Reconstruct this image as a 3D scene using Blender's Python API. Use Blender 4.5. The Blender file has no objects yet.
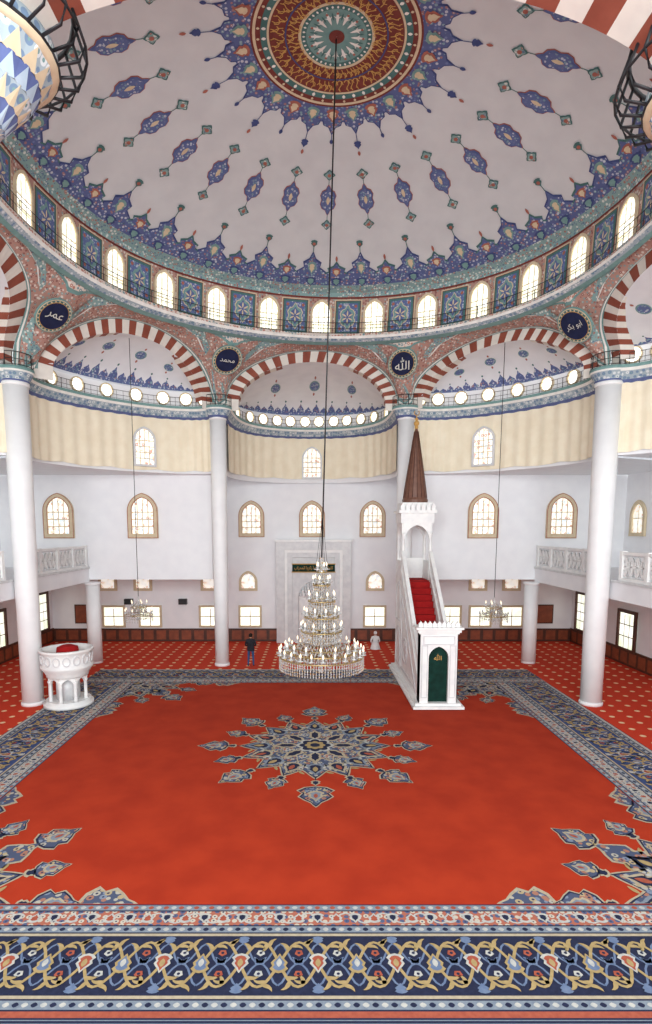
import bpy, math, random
from math import sin, cos, pi, sqrt, radians, atan2
from mathutils import Vector, Matrix
random.seed(4)
S = bpy.context.scene
COL = S.collection

def lin(c):
    return tuple(((x/255)/12.92 if x/255 <= .04045 else ((x/255+.055)/1.055)**2.4) for x in c) + (1,)

MATS = {}
def _new(name):
    m = bpy.data.materials.new(name); m.use_nodes = True
    nt = m.node_tree; b = nt.nodes['Principled BSDF']
    MATS[name] = m
    return m, nt, b
def mat(name, c, c2=None, scale=3.0, rough=.6, metal=0, emit=0, trans=0, detail=4, bump=0):
    m, nt, b = _new(name)
    b.inputs['Roughness'].default_value = rough
    b.inputs['Metallic'].default_value = metal
    b.inputs['Transmission Weight'].default_value = trans
    if rough > .5: b.inputs['Specular IOR Level'].default_value = .2
    if c2 is None: c2 = tuple(x*.93 for x in c)
    tc = nt.nodes.new('ShaderNodeTexCoord'); n = nt.nodes.new('ShaderNodeTexNoise')
    n.inputs['Scale'].default_value = scale; n.inputs['Detail'].default_value = detail
    r = nt.nodes.new('ShaderNodeValToRGB')
    r.color_ramp.elements[0].position = .35; r.color_ramp.elements[1].position = .65
    r.color_ramp.elements[0].color = lin(c); r.color_ramp.elements[1].color = lin(c2)
    nt.links.new(tc.outputs['Object'], n.inputs['Vector'])
    nt.links.new(n.outputs['Fac'], r.inputs['Fac'])
    nt.links.new(r.outputs['Color'], b.inputs['Base Color'])
    if emit:
        nt.links.new(r.outputs['Color'], b.inputs['Emission Color'])
        b.inputs['Emission Strength'].default_value = emit
    if bump:
        bp = nt.nodes.new('ShaderNodeBump'); bp.inputs['Strength'].default_value = bump
        nt.links.new(n.outputs['Fac'], bp.inputs['Height']); nt.links.new(bp.outputs['Normal'], b.inputs['Normal'])
    return m
def floret(name, ground, cells, core, scale=6, t1=.42, t2=.16, rnd=.7, rough=.7, emit=0):
    m, nt, b = _new(name)
    b.inputs['Roughness'].default_value = rough; b.inputs['Specular IOR Level'].default_value = .2
    tc = nt.nodes.new('ShaderNodeTexCoord'); v = nt.nodes.new('ShaderNodeTexVoronoi')
    v.inputs['Scale'].default_value = scale; v.inputs['Randomness'].default_value = rnd
    sep = nt.nodes.new('ShaderNodeSeparateColor')
    r = nt.nodes.new('ShaderNodeValToRGB'); r.color_ramp.interpolation = 'CONSTANT'
    k = len(cells)
    while len(r.color_ramp.elements) < k: r.color_ramp.elements.new(.5)
    for i, c in enumerate(cells):
        r.color_ramp.elements[i].position = i/k
    for i, c in enumerate(cells): r.color_ramp.elements[i].color = lin(c)
    a = nt.nodes.new('ShaderNodeMath'); a.operation = 'LESS_THAN'; a.inputs[1].default_value = t1
    d = nt.nodes.new('ShaderNodeMath'); d.operation = 'LESS_THAN'; d.inputs[1].default_value = t2
    m1 = nt.nodes.new('ShaderNodeMixRGB'); m2 = nt.nodes.new('ShaderNodeMixRGB')
    m1.inputs[1].default_value = lin(ground); m2.inputs[2].default_value = lin(core)
    L = nt.links.new
    L(tc.outputs['Object'], v.inputs['Vector']); L(v.outputs['Color'], sep.inputs[0]); L(sep.outputs[0], r.inputs[0])
    L(v.outputs['Distance'], a.inputs[0]); L(v.outputs['Distance'], d.inputs[0])
    L(a.outputs[0], m1.inputs[0]); L(r.outputs[0], m1.inputs[2]); L(m1.outputs[0], m2.inputs[1]); L(d.outputs[0], m2.inputs[0])
    L(m2.outputs[0], b.inputs['Base Color'])
    if emit:
        L(m2.outputs[0], b.inputs['Emission Color']); b.inputs['Emission Strength'].default_value = emit
    return m

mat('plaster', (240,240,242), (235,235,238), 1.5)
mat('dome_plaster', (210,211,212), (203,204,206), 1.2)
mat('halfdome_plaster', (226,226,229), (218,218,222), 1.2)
mat('marble', (240,239,236), (226,226,226), 2.5, rough=.4, detail=8)
mat('column_white', (240,240,240), (233,233,234), 1.5, rough=.5)
mat('marble_grey', (216,216,216), (200,200,202), 3, rough=.4, detail=8)
mat('cream_fabric', (242,232,208), (236,224,198), 2, rough=.9)
mat('arch_red', (146,80,64), (132,70,56), 3)
mat('arch_white', (226,220,210), (216,210,202), 3)
mat('gold', (200,150,60), (180,130,50), 4, rough=.4, metal=.6)
mat('brass', (190,168,120), (170,148,105), 4, rough=.3, metal=.8)
mat('iron', (20,20,24), (30,30,34), 4, rough=.5)
mat('navy_black', (26,32,60), (32,40,74), 3)
mat('white_paint', (240,238,232), rough=.6)
mat('script_white', (214,214,206), rough=.6)
mat('teal', (124,158,154), (110,146,144), 5)
mat('teal_dark', (80,116,114), (68,106,104), 5)
mat('navy', (62,72,118), (70,82,130), 5)
mat('blue', (96,108,152), (84,96,142), 5)
mat('pale_blue', (178,194,208), (164,182,198), 5)
mat('tan', (214,196,166), (204,186,156), 5)
mat('ochre', (204,160,92), (192,148,82), 5)
mat('terracotta', (172,106,92), (156,94,84), 5)
mat('brown_red', (122,58,50), (108,50,46), 5)
mat('spire', (118,80,64), (104,68,54), 6, rough=.5)
mat('wood', (84,44,28), (66,32,20), 3, rough=.5)
mat('wood_red', (142,70,40), (120,56,32), 3, rough=.5)
mat('green_cloth', (12,40,34), (18,54,46), 4, rough=.9)
mat('black_plastic', (26,26,28), rough=.5)
mat('crystal', (240,240,240), (206,204,200), 9, rough=.08, trans=.45)
mat('bulb', (255,234,200), (255,242,220), 3, emit=.7)
mat('skin', (196,146,116), (186,134,106), 6, rough=.6)
mat('hair', (36,28,24), rough=.7)
mat('jacket', (48,46,52), (38,36,42), 9, rough=.9)
mat('jeans', (64,84,124), (54,72,112), 9, rough=.9)
mat('shoe', (40,32,30), rough=.6)
mat('shirt_white', (238,238,238), (224,226,228), 5, rough=.9)
# carpet
mat('c_red', (172,52,24), (157,43,19), 1.1, rough=.95, detail=9)
mat('c_stair', (160,28,28), (146,22,24), 4, rough=.95)
mat('c_navy', (32,36,58), (38,43,68), 12, rough=.95)
mat('c_side', (62,80,122), (54,70,112), 12, rough=.95)
mat('c_blue', (108,122,148), (94,110,140), 12, rough=.95)
mat('c_pale', (188,184,176), (168,168,166), 12, rough=.95)
mat('c_gold', (172,148,104), (156,134,92), 12, rough=.95)
mat('c_tan', (178,164,140), (164,150,128), 12, rough=.95)
mat('c_rose', (164,86,66), (150,74,58), 12, rough=.95)
mat('c_grey', (130,138,148), (114,124,138), 12, rough=.95)
floret('c_floral', (74,82,106), [(172,166,154),(122,132,150),(160,112,94),(172,154,120)], (52,54,80), 7, .5, .2, .8, .95)
floret('c_floral_pale', (178,172,160), [(74,86,118),(160,88,70),(116,130,150)], (196,190,178), 9, .4, .12, .5, .95)
floret('c_floral_rose', (166,98,80), [(190,180,164),(80,90,120)], (54,56,86), 8, .4, .14, .3, .95)
floret('c_dots', (202,62,38), [(232,190,144)], (240,214,176), 1.5, .16, .1, 0, .95)
# paint ornament
floret('o_blue', (90,100,144), [(184,188,200),(128,156,166),(110,122,164),(156,118,120)], (200,202,210), 9.0, .42, .15, .8)
floret('o_blue_fine', (94,106,150), [(184,190,202),(122,150,166),(104,116,158)], (146,104,106), 11, .45, .14, .7)
floret('o_teal', (134,162,160), [(102,126,146),(206,210,204),(160,116,108)], (220,220,212), 9, .42, .15, .6)
floret('o_red', (178,138,126), [(212,200,190),(136,156,152),(142,96,90)], (216,204,192), 9, .42, .14, .7)
floret('o_cornice', (158,172,180), [(112,134,160),(208,212,214)], (118,150,150), 7, .45, .2, .2)
floret('o_salmon', (220,208,198), [(186,128,112),(114,144,150)], (226,216,204), 7, .45, .2, .1)
floret('glass_stained', (255,252,240), [(255,250,240),(226,206,180),(255,255,250),(206,160,144),(196,214,226)], (255,255,255), 7, .5, .2, .9, .4, emit=.55)
floret('glass_bright', (235,235,225), [(255,255,250),(255,255,245),(250,246,220)], (255,255,255), 6, .6, .25, .2, .4, emit=2.2)
floret('glass_dome', (214,214,196), [(255,255,250),(250,252,236),(244,244,206)], (255,255,255), 5.5, .5, .25, .2, .4, emit=1.3)
mat('glass_view', (250,250,240), (214,224,190), 1.3, rough=.4, emit=1.2)

# ------------------------------------------------------------------ mesh builder
def clamp(x): return max(0., min(1., x))
def W(p):
    x, y, z = p
    t = clamp((z-13.2)/3)
    s = clamp((z-13.4)/2.2); s = s*s*(3-2*s)
    x2 = x*(1-.068*s*min(1.2, abs(x)/10)**5)
    s2 = clamp((z-14.0)/2.4); s2 = s2*s2*(3-2*s2)
    k = .036 if x > 0 else .030
    return (x2+.42*s2+.07*max(0, z-16.85), y, z-k*t*x)

class MB:
    def __init__(s, warp=False):
        s.v = []; s.f = []; s.m = []; s.sm = []; s.mats = []; s.warp = warp; s.smooth = False
    def mi(s, name):
        if name not in s.mats: s.mats.append(name)
        return s.mats.index(name)
    def face(s, pts, m):
        i = len(s.v); s.v += [tuple(p) for p in pts]; s.f.append(tuple(range(i, i+len(pts)))); s.m.append(s.mi(m)); s.sm.append(s.smooth)
    def idx(s, pts):
        i = len(s.v); s.v += [tuple(p) for p in pts]; return list(range(i, i+len(pts)))
    def fi(s, ids, m, smooth=None):
        s.f.append(tuple(ids)); s.m.append(s.mi(m)); s.sm.append(s.smooth if smooth is None else smooth)
    def box(s, x0, x1, y0, y1, z0, z1, m):
        a = s.idx([(x0,y0,z0),(x1,y0,z0),(x1,y1,z0),(x0,y1,z0),(x0,y0,z1),(x1,y0,z1),(x1,y1,z1),(x0,y1,z1)])
        for q in ((3,2,1,0),(4,5,6,7),(0,1,5,4),(1,2,6,5),(2,3,7,6),(3,0,4,7)): s.fi([a[k] for k in q], m, False)
    def grid(s, fn, us, vs, m, smooth=True, flip=False):
        rows = [s.idx([fn(u, v) for u in us]) for v in vs]
        for j in range(len(vs)-1):
            for i in range(len(us)-1):
                q = [rows[j][i], rows[j][i+1], rows[j+1][i+1], rows[j+1][i]]
                if flip: q.reverse()
                s.fi(q, m(us[i], vs[j]) if callable(m) else m, smooth)
    def lathe(s, c, prof, n, m, smooth=True, a0=0, a1=2*pi, cap=True):
        full = abs(a1-a0-2*pi) < 1e-6
        k = n if full else n+1
        rows = []
        for r, z in prof:
            rows.append(s.idx([(c[0]+r*cos(a0+(a1-a0)*i/n), c[1]+r*sin(a0+(a1-a0)*i/n), c[2]+z) for i in range(k)]))
        for j in range(len(prof)-1):
            mm = m[j] if isinstance(m, list) else m
            for i in range(n):
                i2 = (i+1) % k
                s.fi([rows[j][i], rows[j][i2], rows[j+1][i2], rows[j+1][i]], mm, smooth)
        if cap and full:
            s.fi(rows[0][::-1], m[0] if isinstance(m, list) else m, False)
            s.fi(rows[-1], m[-1] if isinstance(m, list) else m, False)
    def sphere(s, c, r, m, n=8, sz=1):
        prof = [(max(r*sin(pi*j/n), .001), -r*sz*cos(pi*j/n)) for j in range(n+1)]
        s.lathe(c, prof, n*2 if n < 10 else 20, m, cap=False)
    def tube(s, path, r, m, n=6, smooth=True):
        P = [Vector(p) for p in path]; rows = []
        up = Vector((0, 0, 1))
        for i, p in enumerate(P):
            d = (P[min(i+1, len(P)-1)]-P[max(i-1, 0)]).normalized()
            a = d.cross(up)
            if a.length < .05: a = d.cross(Vector((0, 1, 0)))
            a.normalize(); b = d.cross(a)
            rr = r[i] if isinstance(r, (list, tuple)) else r
            rows.append(s.idx([p+a*rr*cos(2*pi*k/n)+b*rr*sin(2*pi*k/n) for k in range(n)]))
        for j in range(len(rows)-1):
            for k in range(n):
                s.fi([rows[j][k], rows[j][(k+1) % n], rows[j+1][(k+1) % n], rows[j+1][k]], m, smooth)
        s.fi(rows[0][::-1], m, False); s.fi(rows[-1], m, False)
    def prism(s, outline, fn, d0, d1, m, ms=None):
        a = s.idx([fn(x, y, d0) for x, y in outline]); b = s.idx([fn(x, y, d1) for x, y in outline])
        s.fi(a, m, False); s.fi(b[::-1], m, False)
        n = len(outline)
        for i in range(n): s.fi([a[i], b[i], b[(i+1) % n], a[(i+1) % n]], ms or m, False)
    def ring(s, out, inn, fn, d0, d1, m, closed=False):
        a = s.idx([fn(x, y, d1) for x, y in out]); b = s.idx([fn(x, y, d1) for x, y in inn])
        a0 = s.idx([fn(x, y, d0) for x, y in out]); b0 = s.idx([fn(x, y, d0) for x, y in inn])
        n = len(out)
        for i in range(n if closed else n-1):
            j = (i+1) % n
            s.fi([a[i], a[j], b[j], b[i]], m, False); s.fi([b[i], b[j], b0[j], b0[i]], m, False); s.fi([a0[i], a0[j], a[j], a[i]], m, False)
    def obj(s, name, label=None, cat=None, parent=None, kind=None, group=None, origin=None):
        vs = [W(p) for p in s.v] if s.warp else s.v
        loc = (0, 0, 0)
        if parent is None and vs:
            xs = [p[0] for p in vs]; ys = [p[1] for p in vs]; zs = [p[2] for p in vs]
            loc = origin or ((min(xs)+max(xs))/2, (min(ys)+max(ys))/2, min(zs))
            vs = [(p[0]-loc[0], p[1]-loc[1], p[2]-loc[2]) for p in vs]
        me = bpy.data.meshes.new(name); me.from_pydata(vs, [], s.f)
        for n in s.mats: me.materials.append(MATS[n])
        me.polygons.foreach_set('material_index', s.m); me.polygons.foreach_set('use_smooth', s.sm)
        me.update()
        o = bpy.data.objects.new(name, me); COL.objects.link(o); o.location = loc
        tag(o, label, cat, parent, kind, group)
        return o
def tag(o, label=None, cat=None, parent=None, kind=None, group=None):
    if parent is not None: o.parent = parent
    if label: o['label'] = label
    if cat: o['category'] = cat
    if kind: o['kind'] = kind
    if group: o['group'] = group
def empty(name, loc, label, cat, group=None, rz=0):
    e = bpy.data.objects.new(name, None); COL.objects.link(e); e.location = loc; e.rotation_euler = (0, 0, rz)
    e.empty_display_size = .2
    tag(e, label, cat, None, None, group); return e
def fr(a, b, n): return [a+(b-a)*i/n for i in range(n+1)]

# ------------------------------------------------------------------ 2-D shapes
def vesica(L, w, n=7, p=.8):
    r = [(w/2*sin(pi*i/n)**p if 0 < i < n else 0, -L/2+L*i/n) for i in range(n+1)]
    return r + [(-x, y) for x, y in r[1:-1][::-1]]
def palm(L, w):
    h = [(0,0),(.30,.06),(.5,.22),(.36,.36),(.46,.52),(.30,.68),(.14,.80),(.07,.92),(0,1)]
    r = [(x*w, (y-.5)*L) for x, y in h]
    return r + [(-x, y) for x, y in r[1:-1][::-1]]
def cart(L, w):
    h = [(0,0),(.10,.08),(.16,.16),(.38,.22),(.5,.36),(.42,.5),(.5,.64),(.38,.78),(.16,.84),(.10,.92),(0,1)]
    r = [(x*w, (y-.5)*L) for x, y in h]
    return r + [(-x, y) for x, y in r[1:-1][::-1]]
def hook(L, w):
    mid = [(L*.55*(t**2.2), L*(t-.25*t**3)) for t in fr(0, 1, 6)]
    wd = [.25, .8, 1, .9, .7, .45, .0]
    Lf = []; Rt = []
    for i, (x, y) in enumerate(mid):
        a = mid[max(i-1, 0)]; b = mid[min(i+1, 6)]; dx, dy = b[0]-a[0], b[1]-a[1]; l = sqrt(dx*dx+dy*dy)
        ww = wd[i]*w/2; Lf.append((x-dy/l*ww, y+dx/l*ww)); Rt.append((x+dy/l*ww, y-dx/l*ww))
    return Rt+Lf[:-1][::-1]
def star(r, n, d, k=6, ph=0):
    out = []
    for i in range(n*k):
        a = 2*pi*i/(n*k); rr = r*(1-d+d*(1-abs(sin(n*a/2+ph)))**.7) if d > 0 else r
        out.append((rr*sin(a), rr*cos(a)))
    return out
def lobes(r, n, d, k=6):
    return [(r*(1-d+d*abs(cos(n*pi*i/(n*k))))*sin(2*pi*i/(n*k)), r*(1-d+d*abs(cos(n*pi*i/(n*k))))*cos(2*pi*i/(n*k))) for i in range(n*k)]
def circ(r, n=16): return [(r*sin(2*pi*i/n), r*cos(2*pi*i/n)) for i in range(n)]
def xf(pts, x=0, y=0, a=0, s=1, mx=1):
    c, d = cos(a), sin(a)
    r = [(x+s*(mx*px*c+py*d), y+s*(-mx*px*d+py*c)) for px, py in pts]
    return r if mx > 0 else r[::-1]
def clip(pts, ax, lo):
    out = []
    n = len(pts)
    for i in range(n):
        p, q = pts[i], pts[(i+1) % n]
        a, b = p[ax] >= lo, q[ax] >= lo
        if a: out.append(p)
        if a != b:
            t = (lo-p[ax])/(q[ax]-p[ax]); out.append((p[0]+(q[0]-p[0])*t, p[1]+(q[1]-p[1])*t))
    return out
class Painter:
    def __init__(s, mb, fn, step=.003, flip=False, clipq=False):
        s.mb = mb; s.fn = fn; s.step = step; s.flip = flip; s.clipq = clipq
    def poly(s, pts, m, layer=1):
        if s.clipq:
            pts = clip(clip(pts, 0, .02), 1, .02)
            if len(pts) < 3: return
        q = [s.fn(x, y, s.step*layer) for x, y in pts]
        if s.flip: q.reverse()
        s.mb.face(q, m)
    def band(s, x0, x1, y0, y1, m, layer=1, nx=1):
        for i in range(nx):
            a = x0+(x1-x0)*i/nx; b = x0+(x1-x0)*(i+1)/nx
            s.poly([(a,y0),(b,y0),(b,y1),(a,y1)], m, layer)
    def ribbon(s, pts, w, m, layer=1):
        n = len(pts); L = []; R = []
        for i in range(n):
            a = pts[max(i-1,0)]; b = pts[min(i+1,n-1)]
            dx, dy = b[0]-a[0], b[1]-a[1]; l = sqrt(dx*dx+dy*dy) or 1
            ww = (w[i] if isinstance(w, list) else w)/2
            L.append((pts[i][0]-dy/l*ww, pts[i][1]+dx/l*ww)); R.append((pts[i][0]+dy/l*ww, pts[i][1]-dx/l*ww))
        for i in range(n-1): s.poly([R[i], R[i+1], L[i+1], L[i]], m, layer)

# ------------------------------------------------------------------ floor + carpet
mb = MB(); mb.face([(-16.4,2,0),(16.4,2,0),(16.4,35,0),(-16.4,35,0)], 'c_dots'); mb.obj('floor', kind='structure', label='red wall-to-wall prayer carpet with pale dots')
FX, FY0, FY1, BW = 8.25, 9.8, 25.2, 2.5
CX = .1
mb = MB()
X0, X1, Y0, Y1 = CX-FX-BW, CX+FX+BW, FY0-BW, FY1+BW
mb.box(X0, X1, Y0-.6, Y1, .002, .006, 'c_red')
def medallion(P):
    P.poly(star(2.5, 16, .22, 6), 'c_tan', 1)
    P.poly(star(2.42, 16, .22, 6), 'c_navy', 2)
    P.poly(star(2.34, 16, .2, 6), 'c_floral', 3)
    for k in range(16):
        a = 2*pi*k/16
        P.poly(xf(palm(.8, .55), 1.85*sin(a), 1.85*cos(a), a), 'c_tan' if k % 2 else 'c_grey', 4)
        P.poly(xf(palm(.6, .38), 1.83*sin(a), 1.83*cos(a), a), 'c_navy', 5)
        P.poly(xf(vesica(.36, .16), 1.83*sin(a), 1.83*cos(a), a), 'c_rose' if k % 2 else 'c_gold', 6)
        b = a+pi/16
        for mx in (-1, 1): P.poly(xf(hook(.42, .1), 1.5*sin(b), 1.5*cos(b), b, 1, mx), 'c_pale', 4)
        P.poly(xf(vesica(.3, .1), 2.1*sin(b), 2.1*cos(b), b-.9), 'c_gold', 4)
    P.poly(star(1.42, 16, .25, 6), 'c_tan', 4)
    P.poly(star(1.34, 16, .25, 6), 'c_floral', 5)
    for k in range(8):
        a = 2*pi*k/8
        P.poly(xf(cart(.9, .4), .92*sin(a), .92*cos(a), a), 'c_tan', 6)
        P.poly(xf(cart(.66, .24), .92*sin(a), .92*cos(a), a), 'c_navy', 7)
        b = a+pi/8
        P.poly(xf(circ(.14, 10), .98*sin(b), .98*cos(b)), 'c_floral_pale', 7)
    P.poly(lobes(.62, 8, .22), 'c_pale', 7)
    P.poly(lobes(.52, 8, .22), 'c_navy', 8)
    P.poly(lobes(.34, 8, .2), 'c_gold', 9)
    P.poly(circ(.16), 'c_navy', 10)
    for k in range(16):
        a = 2*pi*k/16
        big = (k % 2 == 0)
        r0 = 3.32 if big else 2.98
        s = 1.0 if big else .72
        if k % 8 == 0: r0 = 3.5; s = 1.15
        def at(r, off=0): return (r*sin(a)+off*cos(a), r*cos(a)-off*sin(a))
        P.ribbon([at(2.35), at(r0-.35*s)], .04, 'c_navy', 1)
        x, y = at(2.72 if big else 2.6)
        P.poly(xf(palm(.34, .3), x, y, a), 'c_tan', 2); P.poly(xf(palm(.24, .18), x, y, a), 'c_navy', 3)
        x, y = at(r0)
        P.poly(xf(palm(1.06*s, .92*s), x, y, a), 'c_tan', 2)
        P.poly(xf(palm(.98*s, .83*s), x, y, a), 'c_navy', 3)
        P.poly(xf(palm(.88*s, .72*s), x, y, a), 'c_floral', 4)
        P.poly(xf(palm(.52*s, .4*s), x, y, a), 'c_tan', 5)
        P.poly(xf(palm(.38*s, .26*s), x, y, a), 'c_grey', 6)
        P.poly(xf(vesica(.22*s, .10*s), x, y, a), 'c_rose', 7)
        for mx in (-1, 1):
            px, py = at(r0-.40*s)
            P.poly(xf(hook(.42*s, .12*s), px, py, a, 1, mx), 'c_tan', 1)
medallion(Painter(mb, lambda x, y, h: (CX+x, (FY0+FY1)/2+.1+y, .006+h)))
for sx in (-1, 1):
    for y0, sy in ((FY0, 1), (FY1, -1)):
        P = Painter(mb, lambda x, y, h, sx=sx, y0=y0, sy=sy: (CX+sx*(-FX+x), y0+sy*y, .006+h), flip=(sx*sy < 0), clipq=True)
        medallion(P)
        P.poly(xf(palm(1.3, 1.0), 1.65, 1.65, pi/4), 'c_tan', 3); P.poly(xf(palm(1.15, .85), 1.65, 1.65, pi/4), 'c_floral', 4)
        P.poly(xf(palm(1.2, 1.1), .0, 4.3, 0), 'c_tan', 1); P.poly(xf(palm(1.05, .9), .0, 4.3, 0), 'c_floral', 2)
        P.poly(xf(palm(1.2, 1.1), 4.3, .0, pi/2), 'c_tan', 1); P.poly(xf(palm(1.05, .9), 4.3, .0, pi/2), 'c_floral', 2)
def border(P, L, per=1.3, side=False):
    n = max(1, round(L/per)); per = L/n
    def strip(v0, v1, m, layer=1): P.band(0, L, v0, v1, m, layer, 1)
    strip(0, 2.5, 'c_navy', 1)
    strip(.03, .17, 'c_grey', 2); strip(.2, .56, 'c_floral_pale' if side else 'c_floral_rose', 2); strip(.59, .74, 'c_grey', 2); strip(.77, .83, 'c_tan', 2)
    if side: strip(.83, 2.1, 'c_side', 2)
    else:
        strip(2.5, 3.05, 'c_grey', 1); strip(2.52, 2.56, 'c_navy', 2); strip(2.86, 2.90, 'c_navy', 2)
        for i in range(int(L/.34)): P.poly(xf(palm(.26, .26), (i+.5)*.34, 2.71, 0 if i % 2 else pi), 'c_rose' if i % 2 else 'c_pale', 2)
    strip(2.08, 2.14, 'c_tan', 2); strip(2.17, 2.33, 'c_grey', 2); strip(2.36, 2.47, 'c_pale' if side else 'c_rose', 2)
    k = int(L/.14)
    for i in range(k):
        u = (i+.5)*L/k
        P.poly(xf(vesica(.11, .09, 4), u, .1, pi/2), 'c_pale' if i % 2 else 'c_rose', 3)
        P.poly(xf(vesica(.11, .09, 4), u, .665, pi/2), 'c_pale' if i % 2 else 'c_navy', 3)
        P.poly(xf(vesica(.11, .09, 4), u, 2.25, pi/2), 'c_pale' if i % 2 else 'c_navy', 3)
    k = int(L/.34)
    for i in range(k):
        u = (i+.5)*L/k; q = L/k
        up = 1 if i % 2 else -1
        P.ribbon([(u-q/2, .38-.13*up), (u-q/4, .38-.10*up), (u, .38+.0*up), (u+q/4, .38+.10*up), (u+q/2, .38+.13*up)], .035, 'c_pale', 3)
        P.poly(xf(palm(.26, .24), u, .38, 0 if i % 2 else pi), 'c_pale', 4)
        P.poly(xf(palm(.16, .13), u, .38, 0 if i % 2 else pi), 'c_navy' if i % 2 else 'c_rose', 5)
    vm = 1.455; N = 20; BL = 'c_pale' if side else 'c_blue'; LW = 1.25 if side else 1
    A_ = .47
    f1 = lambda t: A_*sin(2*pi*t); f2 = lambda t: .34*cos(2*pi*t)+.10*cos(6*pi*t)
    def curve(u0, f, sg, w_, m, layer): P.ribbon([(u0+per*j/N, vm+sg*f(j/N)) for j in range(N+1)], w_*LW, m, layer)
    def leaf(u0, f, sg, t, da, ln, wd, m, layer, fw=1):
        e = .01; du = per*e*2; dv = sg*(f(t+e)-f(t-e))
        a = atan2(du, dv)
        if fw < 0: a += pi
        P.poly(xf(hook(ln, wd*LW), u0+per*t, vm+sg*f(t), a+da, 1, 1 if da > 0 else -1), m, layer)
    for i in range(n):
        u0 = i*per
        for sg in (1, -1):
            curve(u0, f2, sg, .034, BL, 2+(sg > 0)); curve(u0, f1, sg, .050, 'c_gold', 4+(sg > 0))
            for t, da, fw in ((.10, .55, 1), (.14, -.6, 1), (.30, .6, 1), (.36, -.5, -1), (.60, .55, 1), (.64, -.6, 1), (.80, -.6, 1), (.86, -.5, -1)):
                leaf(u0, f1, sg, t, da, .23, .075, 'c_gold', 6, fw)
            for t, da, fw in ((.2, .6, 1), (.3, -.6, -1), (.7, .6, 1), (.8, -.6, -1)):
                leaf(u0, f2, sg, t, da, .18, .07, BL, 6, fw)
            for uc, m_ in ((u0+per*.25, 'c_rose'), (u0+per*.75, 'c_pale')):
                P.poly(xf(lobes(.075, 5, .35, 3), uc, vm+sg*.22), m_, 6)
                P.poly(xf(circ(.028, 6), uc, vm+sg*.22), 'c_navy', 7)
            P.poly(xf(palm(.2, .2), u0+per*.5, vm+sg*.5, 0 if sg < 0 else pi), BL, 6)
        P.poly(xf(palm(.42, .30), u0+per/2, vm, 0), 'c_pale', 7); P.poly(xf(palm(.32, .2), u0+per/2, vm, 0), 'c_rose', 8); P.poly(xf(vesica(.18, .09), u0+per/2, vm, 0), 'c_gold', 9)
        if i:
            P.poly(xf(palm(.42, .30), u0, vm, pi), 'c_gold', 7); P.poly(xf(palm(.32, .2), u0, vm, pi), 'c_blue', 8); P.poly(xf(vesica(.18, .09), u0, vm, 0), 'c_pale', 9)
border(Painter(mb, lambda u, v, h: (X0+u, FY0-v, .006+h), flip=True), X1-X0)
border(Painter(mb, lambda u, v, h: (X0+u, FY1+v, .006+h)), X1-X0, side=True)
border(Painter(mb, lambda u, v, h: (CX-FX-v, FY0+u, .006+h)), FY1-FY0, side=True)
border(Painter(mb, lambda u, v, h: (CX+FX+v, FY0+u, .006+h), flip=True), FY1-FY0, side=True)
mb.obj('carpet', 'large red prayer carpet with floral medallion and navy scroll border', 'carpet')

# ------------------------------------------------------------------ walls
YF, XS, YU, ZU = 35., 16.4, 29.6, 4.4
mb = MB(); mb.box(-XS-.3, XS+.3, YF, YF+.3, 0, 14, 'plaster'); mb.obj('wall_far', kind='structure')
for sx, nm in ((-1, 'left'), (1, 'right')):
    mb = MB(); mb.box(*sorted((sx*XS, sx*(XS+.3))), 9, YF, 0, 14, 'plaster'); mb.obj('wall_'+nm, kind='structure')
    mb = MB(); mb.box(*sorted((sx*5.25, sx*XS)), YU, YF, ZU, 13.4, 'plaster'); mb.obj('wall_upper_'+nm, kind='structure')
    mb = MB(); mb.box(*sorted((sx*11.8, sx*XS)), 9, YU, 4.3, 5.05, 'plaster')
    mb.box(*sorted((sx*11.74, sx*11.8)), 9, YU, 4.98, 5.08, 'marble_grey'); mb.obj('ceiling_gallery_'+nm, kind='structure', label='white gallery slab')
    mb = MB(); mb.box(*sorted((sx*(XS-.05), sx*XS)), 9, YF, 0, .85, 'wood')
    for y in fr(9.6, 34.4, 31): mb.box(*sorted((sx*(XS-.07), sx*(XS-.05))), y-.3, y+.3, .12, .72, 'wood_red')
    mb.obj('baseboard_'+nm, kind='structure')
mb = MB(); mb.box(-XS, XS, YF-.05, YF, 0, .82, 'wood')
for x in fr(-15.9, 15.9, 40): mb.box(x-.3, x+.3, YF-.07, YF-.05, .12, .7, 'wood_red')
mb.obj('baseboard_far', kind='structure')

# ------------------------------------------------------------------ octagon geometry
CY = 17.4; ROCT = 12.24; INR = ROCT*cos(pi/8); HALF = ROCT*sin(pi/8)
ZS, ZC = 13.25, 15.75
AEK = {0: 4.25, 1: 4.32, -1: 4.10, 2: 4.62, -2: 4.62}
OFK = {-1: .26}
def bay(phi):
    n = (sin(phi), cos(phi)); t = (cos(phi), -sin(phi))
    return n, t
def loc(phi, x, y):
    n, t = bay(phi); return (t[0]*x+n[0]*y, CY+t[1]*x+n[1]*y)
BAYS = [(0, 6.05, .55), (pi/4, 2.3, 1.), (-pi/4, 2.3, 1.), (pi/2, 2.3, 1.), (-pi/2, 2.3, 1.)]
def plan(b, tau, off=0):
    phi, d, p = b
    al = tau*pi/2
    return loc(phi, (4.5-off)*sin(al), INR+(d-off)*max(0, cos(al))**p)
def arch(b, tau, a, rise, y=INR):
    al = tau*pi/2
    x, yy = loc(b[0], a*sin(al)+OFK.get(round(b[0]/(pi/4)), 0), y); return (x, yy, ZS+rise*cos(al))
TAUS = fr(-1, 1, 40)
trim = [0]
def tn():
    trim[0] += 1; return 'trim_%d' % trim[0]
RI = ZC-ZS-.52
wall_n = ['far', 'diagonal_right', 'diagonal_left', 'side_right', 'side_left']
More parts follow.
